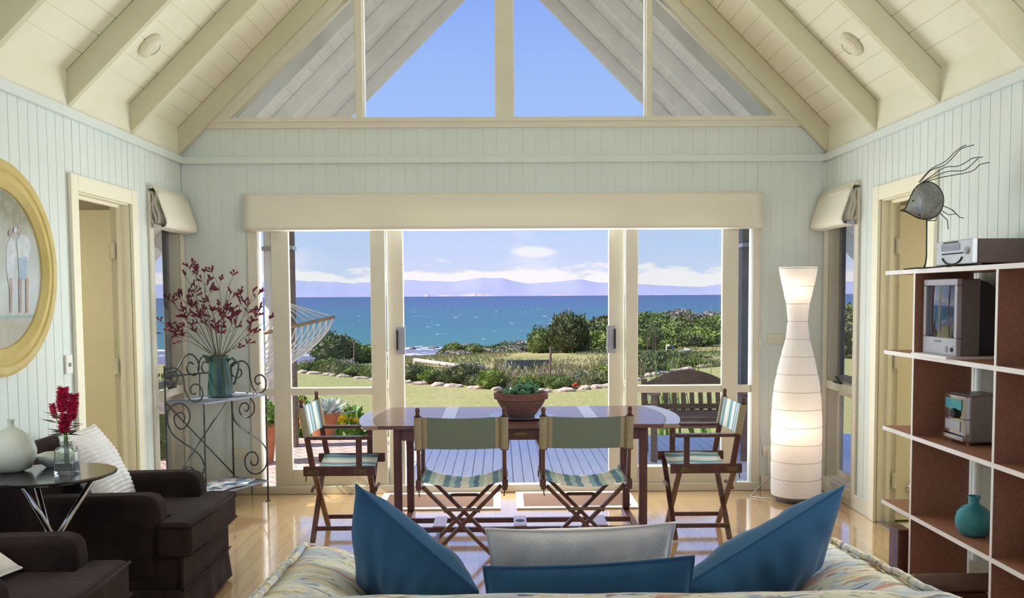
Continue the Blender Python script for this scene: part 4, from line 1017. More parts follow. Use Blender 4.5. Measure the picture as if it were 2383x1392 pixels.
# ------------------------------------------------------------------ armchairs
def armchair(x1, y0, label):
    "faces +x; front of the seat at x1, near side y0"
    y1 = y0+.74; t = thing('armchair', (x1-.45, (y0+y1)/2, 0), label, 'armchair', None)
    K = dict(bevel=.035, seg=4)
    for ya, yb_ in ((y0+.01, y0+.15), (y1-.15, y1-.01)):
        q = MB().prism([(x1-.78, .2), (x1-.17, .2), (x1-.145, .50), (x1-.155, .585), (x1-.22, .60), (x1-.78, .592)], ya, yb_, 'y')
        q.build('armrest', 'velvet', t, bevel=.04, seg=5)
    b = MB().prism([(x1-.90, .2), (x1-.66, .2), (x1-.70, .62), (x1-.76, .79), (x1-.83, .82), (x1-.90, .79), (x1-.93, .6)], y0+.02, y1-.02, 'y')
    b.build('backrest', 'velvet', t, bevel=.045, seg=5)
    MB().b2((x1-.88, y0+.02, .15), (x1-.055, y1-.02, .32)).build('base', 'velvet', t, bevel=.02, seg=3)
    f = MB()
    def seat(u, v, top):
        x = x1-.74+.75*u; y = y0-.005+.75*v; k = (1-abs(2*u-1)**6)*(1-abs(2*v-1)**6)
        return (x, y, (.455+.03*k+.004*noise.noise(Vector((x*9, y*9, 0)))) if top else .315)
    c = MB().prism([(x1-.70, y0+.15), (x1-.16, y0+.15), (x1-.16, y0-.005), (x1+.0, y0-.005), (x1+.012, y0+.37), (x1+.0, y1+.005), (x1-.16, y1+.005), (x1-.16, y1-.15), (x1-.70, y1-.15)], .315, .478)
    sc = c.build('seat_cushion', 'velvet', t, bevel=.03, seg=5)
    pp = [(x1-.15, y0-.006), (x1-.002, y0-.006), (x1+.012, y0+.37), (x1-.002, y1+.006), (x1-.15, y1+.006)]
    for z in (.335, .462): MB().tube([(a, b_, z) for a, b_ in pp], .006, 6).build('piping', 'velvet', sc, smooth=True)
    def skirt(u, v):
        P_ = [(x1-.86, y0), (x1-.05, y0), (x1-.035, y0+.37), (x1-.05, y1), (x1-.86, y1)]; Ls = [0, .81, 1.18, 1.55, 2.36]
        d_ = u*2.36; i = max(k for k in range(4) if Ls[k] <= d_+1e-9); f = (d_-Ls[i])/(Ls[i+1]-Ls[i]); x = P_[i][0]+(P_[i+1][0]-P_[i][0])*f; y = P_[i][1]+(P_[i+1][1]-P_[i][1])*f
        o = (1-v)*(.018+.003*math.sin(d_*34)); nx = 1 if .8 < d_ < 1.56 else 0; ny = -1 if d_ < .82 else (1 if d_ > 1.54 else 0)
        return (x+o*nx, y+o*ny, .02+.15*v)
    sk = MB().grid(skirt, 118, 4); sk.build('skirt', 'velvet', t, solid=.005, smooth=True)
    fr_ = MB().b2((x1-.06, y0+.01, .15), (x1-.04, y1-.01, .33)).build('front_rail', 'velvet', t, bevel=.008)
    MB().tube([(x1-.036, y0, .172), (x1-.026, y0+.37, .172), (x1-.036, y1, .172)], .005, 6).build('skirt_piping', 'velvet', t)
    for x in (x1-.84, x1-.12):
        for y in (y0+.07, y1-.07): MB().lathe([(.02, 0), (.026, .16)], (x, y, 0), 10).build('foot', 'wood', t)
    return t
armchair(-1.45, 4.24, 'dark brown velvet armchair holding the white ribbed cushion')
armchair(-1.50, 2.93, 'dark brown velvet armchair nearest the camera, lower left corner')
cushion((-2.13, 4.45, .855), (0, .40, -.005), (.20, .01, -.385), .15, 'ribbed', 'white ribbed cushion on the far brown armchair', ribs=19, seed=3, wr=.004)
cushion((-2.12, 3.12, .66), (.02, .36, -.01), (.26, .03, -.16), .12, 'pale', 'cream cushion corner on the nearest armchair seat', seed=8)
# ------------------------------------------------------------------ side table and what stands on it
TX, TY, TZ = -1.93, 3.955, .767
st = thing('side_table', (TX, TY, 0), 'round black side table on crossed chrome legs between the armchairs', 'side table')
MB().lathe([(.001, -.018), (.235, -.018), (.255, -.009), (.257, -.003), (.25, 0), (.001, 0)], (TX, TY, TZ), 64).build('tabletop', 'blackgloss', st, smooth=False)
for i, a in enumerate((.35, 2.45, 4.5)):
    ta = Vector((TX+.17*math.cos(a), TY+.17*math.sin(a), TZ-.02)); bo = Vector((TX-.17*math.cos(a), TY-.17*math.sin(a), .008)); mid = Vector((TX+.012*math.cos(a+1.57), TY+.012*math.sin(a+1.57), .47))
    MB().tube([ta, mid, bo], .0125, 14).build('leg', 'chrome', st, smooth=True)
MB().lathe([(.018, 0), (.024, .01), (.024, .03), (.018, .04)], (TX, TY, .45), 20).build('leg_clamp', 'chrome', st, smooth=True)
p = P(12, 1104, z=TZ)
v = thing('vase', (p.x, p.y+.06, TZ), 'round off-white ceramic vase with a narrow neck on the black side table', 'vase')
MB().lathe([(.04, 0), (.075, .015), (.095, .06), (.097, .09), (.085, .13), (.06, .162), (.03, .182), (.014, .192), (.013, .212), (.017, .222), (.012, .222), (.009, .19)], (p.x, p.y+.06, TZ), 40, cap=False).build('body', 'ceramic', v, smooth=True)
p = P(112, 1090, z=TZ)
bo = thing('bowl', (p.x+.01, p.y+.05, TZ), 'small square-edged pale bowl behind the glass bottle on the side table', 'bowl')
def sq(r, z, n=32): return [(r*max(-1, min(1, 1.25*math.cos(2*PI*k/n)))*1., r*max(-1, min(1, 1.25*math.sin(2*PI*k/n))), z) for k in range(n)]
q = MB(); L_ = [sq(.03, 0), sq(.035, .004), sq(.06, .03), sq(.072, .055), sq(.068, .055), sq(.05, .02), sq(.01, .01)]
vs = [Vector(v_)+Vector((p.x+.01, p.y+.05, TZ)) for l in L_ for v_ in l]; q.add(vs, [(i*32+k, i*32+(k+1) % 32, (i+1)*32+(k+1) % 32, (i+1)*32+k) for i in range(6) for k in range(32)]+[tuple(6*32+k for k in range(32))])
q.build('bowl_body', 'ceramic', bo, smooth=True)
def f_bottle(g, b, o):
    b.inputs['Base Color'].default_value = c4((.9, .96, .92)); b.inputs['Roughness'].default_value = .03; b.inputs['Transmission Weight'].default_value = .92; b.inputs['IOR'].default_value = 1.3
M['bottle'] = custom('clear_bottle_glass', f_bottle)
p = P(150, 1104, z=TZ); BX, BY = p.x, p.y+.025
bt = thing('glass_bottle', (BX, BY, TZ), 'clear square glass bottle holding red bottlebrush on the side table', 'bottle')
def rsq(a, b_, z, n=24): return [(BX+a*max(-1, min(1, 1.3*math.cos(2*PI*k/n))), BY+b_*max(-1, min(1, 1.3*math.sin(2*PI*k/n))), TZ+z) for k in range(n)]
L_ = [rsq(.042, .03, 0), rsq(.044, .032, .004), rsq(.041, .03, .095), rsq(.036, .026, .108), rsq(.02, .018, .115), rsq(.019, .017, .135), rsq(.024, .021, .15), rsq(.02, .018, .15), rsq(.016, .014, .115), rsq(.038, .027, .09), rsq(.04, .028, .012)]
q = MB(); q.add([v_ for l in L_ for v_ in l], [(i*24+k, i*24+(k+1) % 24, (i+1)*24+(k+1) % 24, (i+1)*24+k) for i in range(len(L_)-1) for k in range(24)]+[tuple(range(24)), tuple((len(L_)-1)*24+k for k in range(24))])
q.build('bottle_body', 'bottle', bt, smooth=False)
def f_water(g, b, o): b.inputs['Base Color'].default_value = c4((.75, .85, .72)); b.inputs['Roughness'].default_value = .05; b.inputs['Transmission Weight'].default_value = .8; b.inputs['IOR'].default_value = 1.33
M['water'] = custom('water', f_water)
MB().b2((BX-.037, BY-.025, TZ+.013), (BX+.037, BY+.025, TZ+.045)).build('water', 'water', bt)
for i, (pa, pb, ln, lb) in enumerate((((143, 954), (147, 906), .06, 'tallest red bottlebrush stem, left in the glass bottle'), ((166, 972), (170, 922), .04, 'red bottlebrush stem leaning right in the glass bottle'), ((149, 1004), (153, 966), .03, 'short bright red bottlebrush at the front of the glass bottle'), ((128, 970), (121, 942), .05, 'small red bottlebrush leaning left in the glass bottle'))):
    yy = BY+(-.02 if i == 2 else .01*i); a = P(*pa, y=yy); b_ = P(*pb, y=yy); base_ = Vector((BX+.004*i-.006, BY+(-.004+.004*i), TZ+.02)); neck = Vector((BX+.003*i-.004, BY+.003*i-.004, TZ+.15))
    t = thing('bottlebrush_flower', base_, lb, 'flower')
    MB().tube([base_, neck, a, b_], .0022, 6).build('stem', 'green', t)
    q = MB(); r = random.Random(i); d = (b_-a); n_ = int(900*(1 if i < 3 else .4)); rad = .028 if i < 3 else .016
    for k in range(n_):
        u = r.uniform(-.15, 1.05); an = r.uniform(0, 6.283); c = a+d*u; rr2 = rad*(1-.25*abs(u-.5))*r.uniform(.6, 1.05)
        dd = d.orthogonal().normalized(); dd = Matrix.Rotation(an, 3, d.normalized()) @ dd; tip = c+dd*rr2+d.normalized()*rr2*.4
        s_ = d.normalized()*.0009; q.add([c-s_, c+s_, tip+s_, tip-s_], [(0, 1, 2, 3)])
    q.tube([a-d*.1, a+d*.5, b_], [.007, .010, .004], 8); q.build('bristles', 'brush', t)
    q = MB()
    for k in range(9 if i < 3 else 5):
        an = r.uniform(0, 6.283); c = neck.lerp(a, r.uniform(.1, .9)); dd = Vector((math.cos(an), math.sin(an)*.6, r.uniform(-.15, .35))).normalized(); Lf = r.uniform(.05, .085); sd = dd.cross(Vector((0, 0, 1))).normalized()*.006
        q.add([c, c+dd*Lf*.4+sd+Vector((0, 0, .004)), c+dd*Lf, c+dd*Lf*.4-sd-Vector((0, 0, .002))], [(0, 1, 2, 3)])
    q.build('leaves', 'stem', t)
# ------------------------------------------------------------------ dining table
CX_ = .075
tb = thing('dining_table', (CX_, 5.97, 0), 'dark red timber dining table with bowed ends in front of the glass doors', 'table')
TY0, TY1, ZT = 5.50, 6.43, .74
def xend(y, inset=0.): return .925+.075*(1-((y-5.965)/.465)**2)-inset
NS = 10; sw = (TY1-TY0)/NS
for xa, xb in ((-.90, -.49), (-.40, .40), (.49, .90)):
    q = MB()
    for i in range(NS):
        y0 = TY0+i*sw+.0015; y1 = TY0+(i+1)*sw-.0015; w0 = .09
        la, lb = xa, xb
        pl = [(CX_+(xa if xa > -.8 else -xend(y0, .09)), y0), (CX_+(xb if xb < .8 else xend(y0, .09)), y0), (CX_+(xb if xb < .8 else xend(y1, .09)), y1), (CX_+(xa if xa > -.8 else -xend(y1, .09)), y1)]
        q.prism(pl, ZT-.022, ZT)
    q.build('slat_panel', 'tabletop', tb, bevel=.0015, seg=1)
for xc in (-.445, .445): MB().b2((CX_+xc-.044, TY0, ZT-.022), (CX_+xc+.044, TY1, ZT+.0005)).build('cross_band', 'jarrah_band', tb, bevel=.002, seg=1)
for sg in (-1, 1):
    n = 16; o_ = [(CX_+sg*xend(TY0+(TY1-TY0)*i/n), TY0+(TY1-TY0)*i/n) for i in range(n+1)]; i_ = [(CX_+sg*xend(TY0+(TY1-TY0)*i/n, .088), TY0+(TY1-TY0)*i/n) for i in range(n, -1, -1)]
    MB().prism(o_+i_, ZT-.024, ZT+.0005).build('end_band', 'jarrah_band' if sg < 0 else 'jarrah_band', tb, bevel=.002, seg=1)
for y in (5.56, 6.36): MB().b2((CX_-.70, y-.012, .645), (CX_+.70, y+.012, ZT-.024)).build('apron', 'wood', tb)
for x in (-.70, .70): MB().b2((CX_+x-.012, 5.56, .645), (CX_+x+.012, 6.36, ZT-.024)).build('apron', 'wood', tb)
MB().b2((CX_-.035, 5.54, .672), (CX_+.035, 5.548, .69)).build('drawer_pull', 'brass', tb)
for x in (-.73, .73):
    for y in (5.585, 6.345): MB().b2((CX_+x-.024, y-.024, .045), (CX_+x+.024, y+.024, ZT-.022)).build('leg', 'woodz', tb, bevel=.004, seg=1)
    MB().b2((CX_+x-.024, 5.52, 0), (CX_+x+.024, 6.41, .045)).build('runner', 'wood', tb, bevel=.004, seg=1)
for y in (5.75, 5.99): MB().b2((CX_-.71, y-.012, .045), (CX_+.71, y+.012, .075)).build('stretcher', 'wood', tb)
for x in (-.5, 0, .5):
    q = MB().b2((CX_+x-.04, 5.74, .075), (CX_+x+.04, 6.0, .084)); o = q.build('cross_block', 'jarrah_band', tb)
    if x == 0: MB().lathe([(.028, .0), (.028, .002)], (CX_, 5.87, .0845), 20).build('umbrella_hole', 'black', o)
# plate and succulent bowl
pl = P(1212, 962, z=ZT)
own(MB().lathe([(.10, 0), (.185, .004), (.20, .012), (.19, .012), (.10, .006), (.001, .006)], (CX_+.01, 5.86, ZT), 48), 'platter', 'bluepot', 'round blue-grey platter under the succulent bowl on the dining table', 'plate', loc=(CX_+.01, 5.86, ZT))
M['platterm'] = mat('slate_blue_glaze', (.12, .16, .28), .25, (.16, .20, .34), 5., coat=.5); bpy.data.objects['platter'].data.materials[0] = M['platterm']
bw = thing('planter_bowl', (CX_+.01, 5.86, ZT+.006), 'terracotta bowl of green succulents in the middle of the dining table', 'plant pot'); c_ = (CX_+.01, 5.86, ZT+.006)
MB().lathe([(.078, 0), (.085, .004), (.105, .03), (.130, .065), (.148, .095), (.150, .108), (.168, .112), (.170, .148), (.166, .152), (.158, .150), (.150, .13)], c_, 56, cap=False).add([(c_[0]+.078*math.cos(k*PI/12), c_[1]+.078*math.sin(k*PI/12), c_[2]+.001) for k in range(24)], [tuple(range(24))]).build('bowl_body', 'terrad', bw, smooth=False)
MB().lathe([(.152, .135), (.08, .142), (.001, .142)], c_, 32, cap=False).build('soil', 'soil', bw)
for i, (dx_, dy_, n_, L_, w_, u0, u1, sd) in enumerate(((.035, -.01, 9, .085, .055, 1.5, .75, 1), (-.045, -.02, 12, .05, .02, 1.5, .3, 2), (-.09, .02, 10, .045, .016, 1.5, .5, 3), (.075, .03, 9, .07, .034, 1.3, .3, 4), (-.02, .06, 10, .06, .026, 1.5, .5, 5), (.02, -.08, 10, .05, .028, 1.2, .1, 6), (-.09, -.06, 8, .035, .015, 1.4, .2, 7))):
    rosette(MB(), (c_[0]+dx_, c_[1]+dy_, c_[2]+.142), n_, L_*1.35, w_*1.3, .005, u0, u1, sd, .15).build('succulent_rosette', 'leaf', bw, smooth=True)
# ------------------------------------------------------------------ director's chairs
def director_chair(loc, rz, label, back=0.):
    t = thing('director_chair', loc, label, 'chair', 'folding canvas chairs round the dining table', rz); K = dict(world=False, bevel=.004, seg=2); hx = .238; zr = .455
    for sg in (-1, 1):
        r_ = MB().b2((sg*hx-.014, -.215, zr-.03), (sg*hx+.014, .215, zr+.028)).build('seat_rail', 'wood', t, **K)
        for y in (-.155, .125): MB().b2((sg*(hx+.012), y-.035, zr-.018), (sg*(hx+.0185), y+.035, zr+.012)).build('hinge_plate', 'brass', r_, world=False)
        MB().beam((sg*hx, -.16, zr+.02), (sg*(hx), -.222, .84), .02, .034, (0, 1, 0)).build('back_post', 'woodz', t, **K)
        MB().lathe([(.010, 0), (.013, .01), (.010, .018), (.014, .03), (.012, .042), (.004, .048)], (sg*hx, -.223, .84), 12).build('finial', 'woodz', t, world=False, smooth=True)
        MB().b2((sg*hx-.011, .10, zr+.02), (sg*hx+.011, .135, .645)).build('arm_post', 'woodz', t, **K)
        a_ = MB().prism([(sg*hx-.022, -.20), (sg*hx+.022, -.20), (sg*hx+.030, .0), (sg*hx+.028, .17), (sg*hx+.012, .20), (sg*hx-.012, .20), (sg*hx-.028, .17), (sg*hx-.028, 0)], .645, .665); a_.build('armrest', 'wood', t, **K)
        MB().b2((sg*.155-.010, -.165, .072), (sg*.155+.010, .165, .098)).build('foot_rail', 'wood', t, **K)
        MB().tube([(sg*hx, -.20, .425), (sg*hx*.98, -.205, .39)], .004, 6).build('folding_stay', 'brass', t, world=False)
    for y in (-.165, .165):
        for sg in (-1, 1):
            MB().beam((-sg*.205, y+sg*.011, .012), (sg*(hx-.02), y+sg*.011, zr-.015), .020, .032, (0, 1, 0)).build('cross_leg', 'woodz', t, world=False, bevel=.003, seg=1)
        MB().tube([(0, y-.024, .222), (0, y+.024, .222)], .008, 10).build('pivot_bolt', 'brass', t, world=False)
        yy = y-.03 if y < 0 else y+.03
        MB().tube([(-.10, yy, .305), (-.07, yy, .315), (.07, yy, .315), (.10, yy, .305)], .010, 8).build('brace', 'bench', t, world=False, smooth=True)
    def seat(u, v):
        x = -hx+.008+(2*hx-.016)*u; s_ = math.sin(PI*u); return (x, -.175+.35*v, zr+.022-.045*s_**.8+.003*math.sin(v*9+u*4))
    MB().grid(seat, 24, 8).build('seat_canvas', 'canvas', t, world=False, solid=.004, smooth=True)
    def lean(z): return -.16-.062*(z-zr-.02)/(.84-zr-.02)
    zc0, zc1 = .655, .835
    def bf(u, v):
        x = -hx+(2*hx)*u; z = zc0+(zc1-zc0)*v-.007*math.sin(PI*u)*(1 if v > .5 else .3); return (x, lean(z)+.014-.028*math.sin(PI*u)**.7, z)
    MB().grid(bf, 24, 8).build('back_canvas', 'canvas', t, world=False, smooth=True)
    def bf2(u, v):
        p_ = bf(u, v); return (p_[0], p_[1]-.004, p_[2])
    MB().grid(bf2, 24, 8).build('back_canvas_reverse', 'canvas_out', t, world=False, smooth=True)
    for sg in (-1, 1):
        MB().tube([(sg*hx, lean(zc0), zc0-.001), (sg*hx, lean(zc1), zc1+.002)], .0215, 14, cap=False).build('canvas_sleeve', 'canvas_sl', t, world=False, smooth=True)
    return t
M['canvas_sl'] = mat('beige_canvas_hem', (.36, .31, .20), .9, (.32, .28, .18), 40.)
director_chair((-.26, 5.375, 0), 0, 'canvas folding chair with its back to the camera, left one before the table')
director_chair((.43, 5.375, 0), 0, 'canvas folding chair with its back to the camera, right one before the table')
director_chair((1.19, 5.85, 0), PI/2, 'canvas folding chair side-on at the right end of the table, nearest the paper lamp')
director_chair((-1.01, 5.86, 0), -PI/2, 'canvas folding chair side-on at the left end of the table')
# mats
for i, (x0, x1) in enumerate(((-.93, -.045), (.065, .93))):
    t = thing('door_mat', ((x0+x1)/2, 6.8, 0), ['brown coir mat with pale border at the glass doors, left one', 'brown coir mat with pale border at the glass doors, right one'][i], 'mat', 'mats at the glass doors')
    MB().b2((x0+.05, 6.58, 0), (x1-.05, 7.03, .012)).build('coir_panel', 'coir', t)
    e = MB(); e.b2((x0, 6.53, 0), (x1, 6.585, .013)).b2((x0, 7.025, 0), (x1, 7.08, .013)).b2((x0, 6.585, 0), (x0+.055, 7.025, .013)).b2((x1-.055, 6.585, 0), (x1, 7.025, .013)); e.build('border', 'matedge', t, bevel=.004)
# ------------------------------------------------------------------ paper floor lamp
LX, LY = 2.095, 6.76
lp = thing('floor_lamp', (LX, LY, 0), 'tall white bottle-shaped paper floor lamp glowing in the right corner', 'lamp')
PR = [(.176, .045), (.176, .1), (.178, .3), (.178, .55), (.174, .67), (.168, .76), (.160, .83), (.143, .925), (.118, 1.042), (.097, 1.12), (.083, 1.18), (.074, 1.245), (.070, 1.31), (.074, 1.37), (.083, 1.432), (.097, 1.50), (.112, 1.56), (.137, 1.688)]
def rad_at(z): return interp(z, [(b, a) for a, b in PR])
q = MB(); nz, nn = 150, 72
def shf(u, v):
    z = .045+(1.688-.045)*v; r_ = rad_at(z); a = 2*PI*u; k = ((z-.045)/.1255) % 1
    r_ += .0035*math.sin(PI*k)**.5-.003+.0022*noise.noise(Vector((math.cos(a)*9, math.sin(a)*9, z*24)))
    return (LX+r_*math.cos(a), LY+r_*math.sin(a), z)
q.grid(shf, nn, nz); q.build('paper_shade', 'paper', lp, smooth=True)
for i in range(1, 14):
    z = .045+.1255*i
    if z < 1.69: MB().tube([(LX+(rad_at(z)-.001)*math.cos(a*PI/24), LY+(rad_at(z)-.001)*math.sin(a*PI/24), z) for a in range(48)], .0016, 5, closed=True).build('hoop', 'rail', lp)
MB().lathe([(.12, 0), (.135, .004), (.135, .012), (.165, .03), (.172, .048), (.001, .05)], (LX, LY, 0), 40).build('base', 'post', lp)
MB().tube([(LX, LY, .05), (LX, LY, 1.45)], .008, 8).build('pole', 'white', lp)
for i, (z, e) in enumerate(((.50, 2.0), (1.50, 1.0))):
    MB().lathe([(.014, -.05), (.014, -.02), (.03, .0), (.032, .02), (.02, .045), (.001, .05)], (LX-.0, LY, z+.03), 14).build('bulb', 'bulb' if 'bulb' in M else 'white', lp, smooth=True)
    o = light('lamp_bulb_light', 'POINT', (LX-.05, LY-.05, z+.04), e, (1., .78, .56), shadow_soft_size=.035); o.location = Vector((LX-.05, LY-.05, z+.04))-Vector((LX, LY, 0)); o.parent = lp
MB().tube([(LX-.13, LY-.03, .02), (LX-.22, LY+.06, .006), (LX-.3, LY+.12, .006), (LX-.26, LY+.2, .006), (LX-.22, LY+.30, .006), (2.0, D-.02, .1), (1.99, D-.03, .30)], .004, 6).build('power_cord', 'white', lp, smooth=True)
# small wall fittings
def plate(nm, px, py, plane, w_, h_, m, label, cat, extra=None):
    if plane == 'y':
        p = P(px, py, y=D); q = MB().b2((p.x-w_/2, D-.012, p.z-h_/2), (p.x+w_/2, D, p.z+h_/2)); n_ = (0, -1)
    else:
        p = P(px, py, x=-W); q = MB().b2((-W, p.y-w_/2, p.z-h_/2), (-W+.012, p.y+w_/2, p.z+h_/2))
    t = thing(nm, p, label, cat); q.build('face_plate', m, t, bevel=.003)
    if plane == 'y':
        for k in (extra or []): MB().b2((p.x+k-.009, D-.018, p.z-.016), (p.x+k+.009, D-.010, p.z+.016)).build('socket', 'plate', t)
    else: MB().b2((-W+.01, p.y-.008, p.z-.012), (-W+.018, p.y+.008, p.z+.008)).build('rocker', 'steel', t)
    return t
plate('light_switch', 157, 848, 'x', .078, .105, 'whiteplate', 'white single light switch beside the left inner doorway', 'switch')
plate('power_outlet', 558, 1056, 'y', .115, .072, 'plate', 'cream double power outlet low on the wall behind the wire stand', 'outlet', (-.03, .03))
plate('wall_plate', 1803, 789, 'y', .12, .072, 'plate', 'cream blank switch plate beside the paper lamp', 'wall plate')
plate('power_outlet', 1790, 1050, 'y', .1, .08, 'whiteplate', 'white power outlet low on the wall beside the paper lamp', 'outlet', (-.02, .025))
# blinds
b0 = thing('roman_blind', (0, D-.05, 2.0), 'long cream calico blind drawn up across the top of the glass doors', 'blind')
def bl(u, v):
    x = -1.935+3.86*u; prof = [(D-.004, 2.255), (D-.045, 2.258), (D-.06, 2.245), (D-.055, 2.19), (D-.075, 2.10), (D-.085, 1.995), (D-.05, 1.985), (D-.015, 1.995)]
    k = v*(len(prof)-1); i = min(int(k), len(prof)-2); f = k-i; y = prof[i][0]+(prof[i+1][0]-prof[i][0])*f; z = prof[i][1]+(prof[i+1][1]-prof[i][1])*f
    return (x, y+.004*noise.noise(Vector((x*2.5, z*6, 1))), z+.003*noise.noise(Vector((x*1.5, 2, 1))))
MB().grid(bl, 60, 28).build('fabric', 'blind', b0, solid=.003, smooth=True)
MB().b2((-1.93, D-.05, 2.235), (1.92, D, 2.258)).build('head_rail', 'frame', b0)
MB().b2((-1.93, D-.078, 1.992), (1.92, D-.066, 2.012)).build('bottom_batten', 'blind', b0)
MB().tube([(1.91, D-.02, 2.0), (1.915, D-.022, 1.4), (1.92, D-.022, 1.13), (1.925, D-.022, .5), (1.985, D-.022, .12)], .003, 5).build('pull_cord', 'rope', b0)
MB().b2((1.912, D-.03, 1.08), (1.93, D-.018, 1.15)).build('cord_cleat', 'frame', b0)
for sg, lb in ((-1, 'cream calico blind folded up over the narrow left side window'), (1, 'cream calico blind folded up over the narrow right side window')):
    x = sg*W; t = thing('roman_blind', (x, 6.76, 2.0), lb, 'blind'); y0, y1 = 6.45, 7.10
    prof = [(0, 2.25), (.035, 2.25), (.06, 2.21), (.12, 2.03), (.125, 2.0), (.11, 1.975), (.04, 1.965), (.02, 1.97)]
    def sbf(u, v, x=x, sg=sg):
        k = v*(len(prof)-1); i = min(int(k), len(prof)-2); f = k-i
        return (x-sg*(prof[i][0]+(prof[i+1][0]-prof[i][0])*f), y0+(y1-y0)*u, prof[i][1]+(prof[i+1][1]-prof[i][1])*f+.003*noise.noise(Vector((u*3, v*4, sg))))
    MB().grid(sbf, 20, 28).build('fabric', 'blind', t, solid=.004, smooth=True)
    for k in range(3):
        off = .018+k*.02
        MB().grid(lambda u, v, off=off: (x-sg*(off+.012*math.sin(v*7+k)), y0+.01+(y1-y0-.02)*u, 2.22-.22*v), 2, 10).build('inner_fold', 'blind', t, solid=.003, smooth=True)
    MB().b2((x, y0, 2.235), (x-sg*.035, y1, 2.258)).build('head_rail', 'frame', t)
# ceiling detectors
for sg, (x, y, z), lb in ((-1, (-2.135, 5.80, 3.016), 'round white smoke detector on the left ceiling slope'), (1, (2.125, 5.86, 3.026), 'round white smoke detector on the right ceiling slope')):
    z = RIDGE-abs(x)-.002; rot = Ry(PI+sg*PI/4) ; c = Vector((x, y, z)); q = MB().lathe([(.085, 0), (.085, .018), (.07, .034), (.05, .04), (.001, .044)], c, 32, rot)
    t = thing('smoke_detector', c, lb, 'smoke detector'); q.build('housing', 'plate', t)
    MB().lathe([(.055, .036), (.055, .041), (.045, .044)], c, 28, rot, cap=False).build('vent_ring', 'cream', t)
# ------------------------------------------------------------------ oval framed picture
OC = (4.47, 1.643)
def oval(a, b, n=72): return [(OC[0]+a*math.cos(2*PI*k/n), OC[1]+b*math.sin(2*PI*k/n)) for k in range(n)]
pf = thing('oval_picture', (-W, OC[0], OC[1]-.52), 'large oval picture in a mustard frame on the left wall, couple on a beach', 'picture')
fo = MB(); profs = [(.575, .516, .0), (.575, .516, .030), (.555, .498, .036), (.530, .474, .034), (.518, .464, .026), (.512, .458, .030), (.47, .418, .040), (.435, .386, .020), (.43, .38, .006)]
vs = []; n = 72
for a, b, h in profs: vs += [(-W+h, q[0], q[1]) for q in oval(a, b, n)]
fs = [(i*n+k, i*n+(k+1) % n, (i+1)*n+(k+1) % n, (i+1)*n+k) for i in range(len(profs)-1) for k in range(n)]
fo.add(vs, fs); fo.build('frame', 'gold', pf, smooth=False, bevel=0)
def f_print(g, b, o):
    x, y, z = g.xyz(o); n, _ = g.noise(o, 7., 4.); n2, _ = g.noise(o, 24., 4.)
    zz = g.m('ADD', z, g.m('MULTIPLY', g.m('SUBTRACT', n, .5), .16))
    c = g.mix(g.mr(zz, .24, .32), c4((.52, .48, .40)), c4((.62, .66, .68)))
    c = g.mix(g.mr(g.m('ABSOLUTE', g.m('SUBTRACT', z, .285)), .012, .006), c, c4((.35, .46, .50)))
    c = g.mix(g.mr(zz, .42, .6), c, c4((.50, .52, .46))); c = g.mix(g.mr(zz, .66, .8), c, c4((.30, .30, .22)))
    c = g.mix(g.m('MULTIPLY', g.mr(n2, .45, .65), .3), c, c4((.62, .58, .5)))
    g.put(b.inputs['Base Color'], c); b.inputs['Roughness'].default_value = .3; b.inputs['Coat Weight'].default_value = .5
M['print'] = custom('faded_beach_print', f_print)
M['fig1'] = mat('pale_printed_shirt', (.72, .74, .78), .4, (.6, .64, .7), 20.); M['fig2'] = mat('blue_printed_shorts', (.36, .46, .64), .4, (.46, .54, .66), 20.); M['fig3'] = mat('printed_skin', (.42, .30, .26), .4, (.5, .4, .36), 20.)
mb = MB().add([(-W+.012, q[0], q[1]) for q in oval(.432, .382)], [tuple(range(72))]); pr = mb.build('print', 'print', pf)
LAY = [0]
def figp(poly, m): # printed shapes, a hair in front of the print
    LAY[0] += 1
    MB().add([(-W+.0128+.0003*LAY[0], P(a, b, x=-W).y, P(a, b, x=-W).z) for a, b in poly], [tuple(range(len(poly)))]).build('printed_figure', m, pr)
figp([(10, 568), (18, 552), (28, 560), (32, 590), (30, 618), (26, 640), (10, 640), (8, 610)], 'fig1')
figp([(33, 560), (42, 545), (58, 552), (66, 572), (62, 600), (54, 612), (36, 600)], 'fig1')
figp([(36, 600), (56, 598), (58, 640), (52, 652), (38, 650)], 'fig2'); figp([(10, 638), (26, 638), (28, 668), (14, 668)], 'fig1')
for x_ in (18, 40, 56): figp([(x_-3, 648), (x_+4, 648), (x_+3, 728), (x_-2, 728)], 'fig3')
for x_, y_ in ((17, 543), (29, 536), (37, 537)): figp([(x_+5*math.cos(k), y_+8*math.sin(k)) for k in [i*.7 for i in range(9)]], 'fig3' if x_ != 29 else 'fig1')
MB().add([(-W+.018, q[0], q[1]) for q in oval(.432, .382)], [tuple(range(72))]).build('glazing', 'glass', pf)
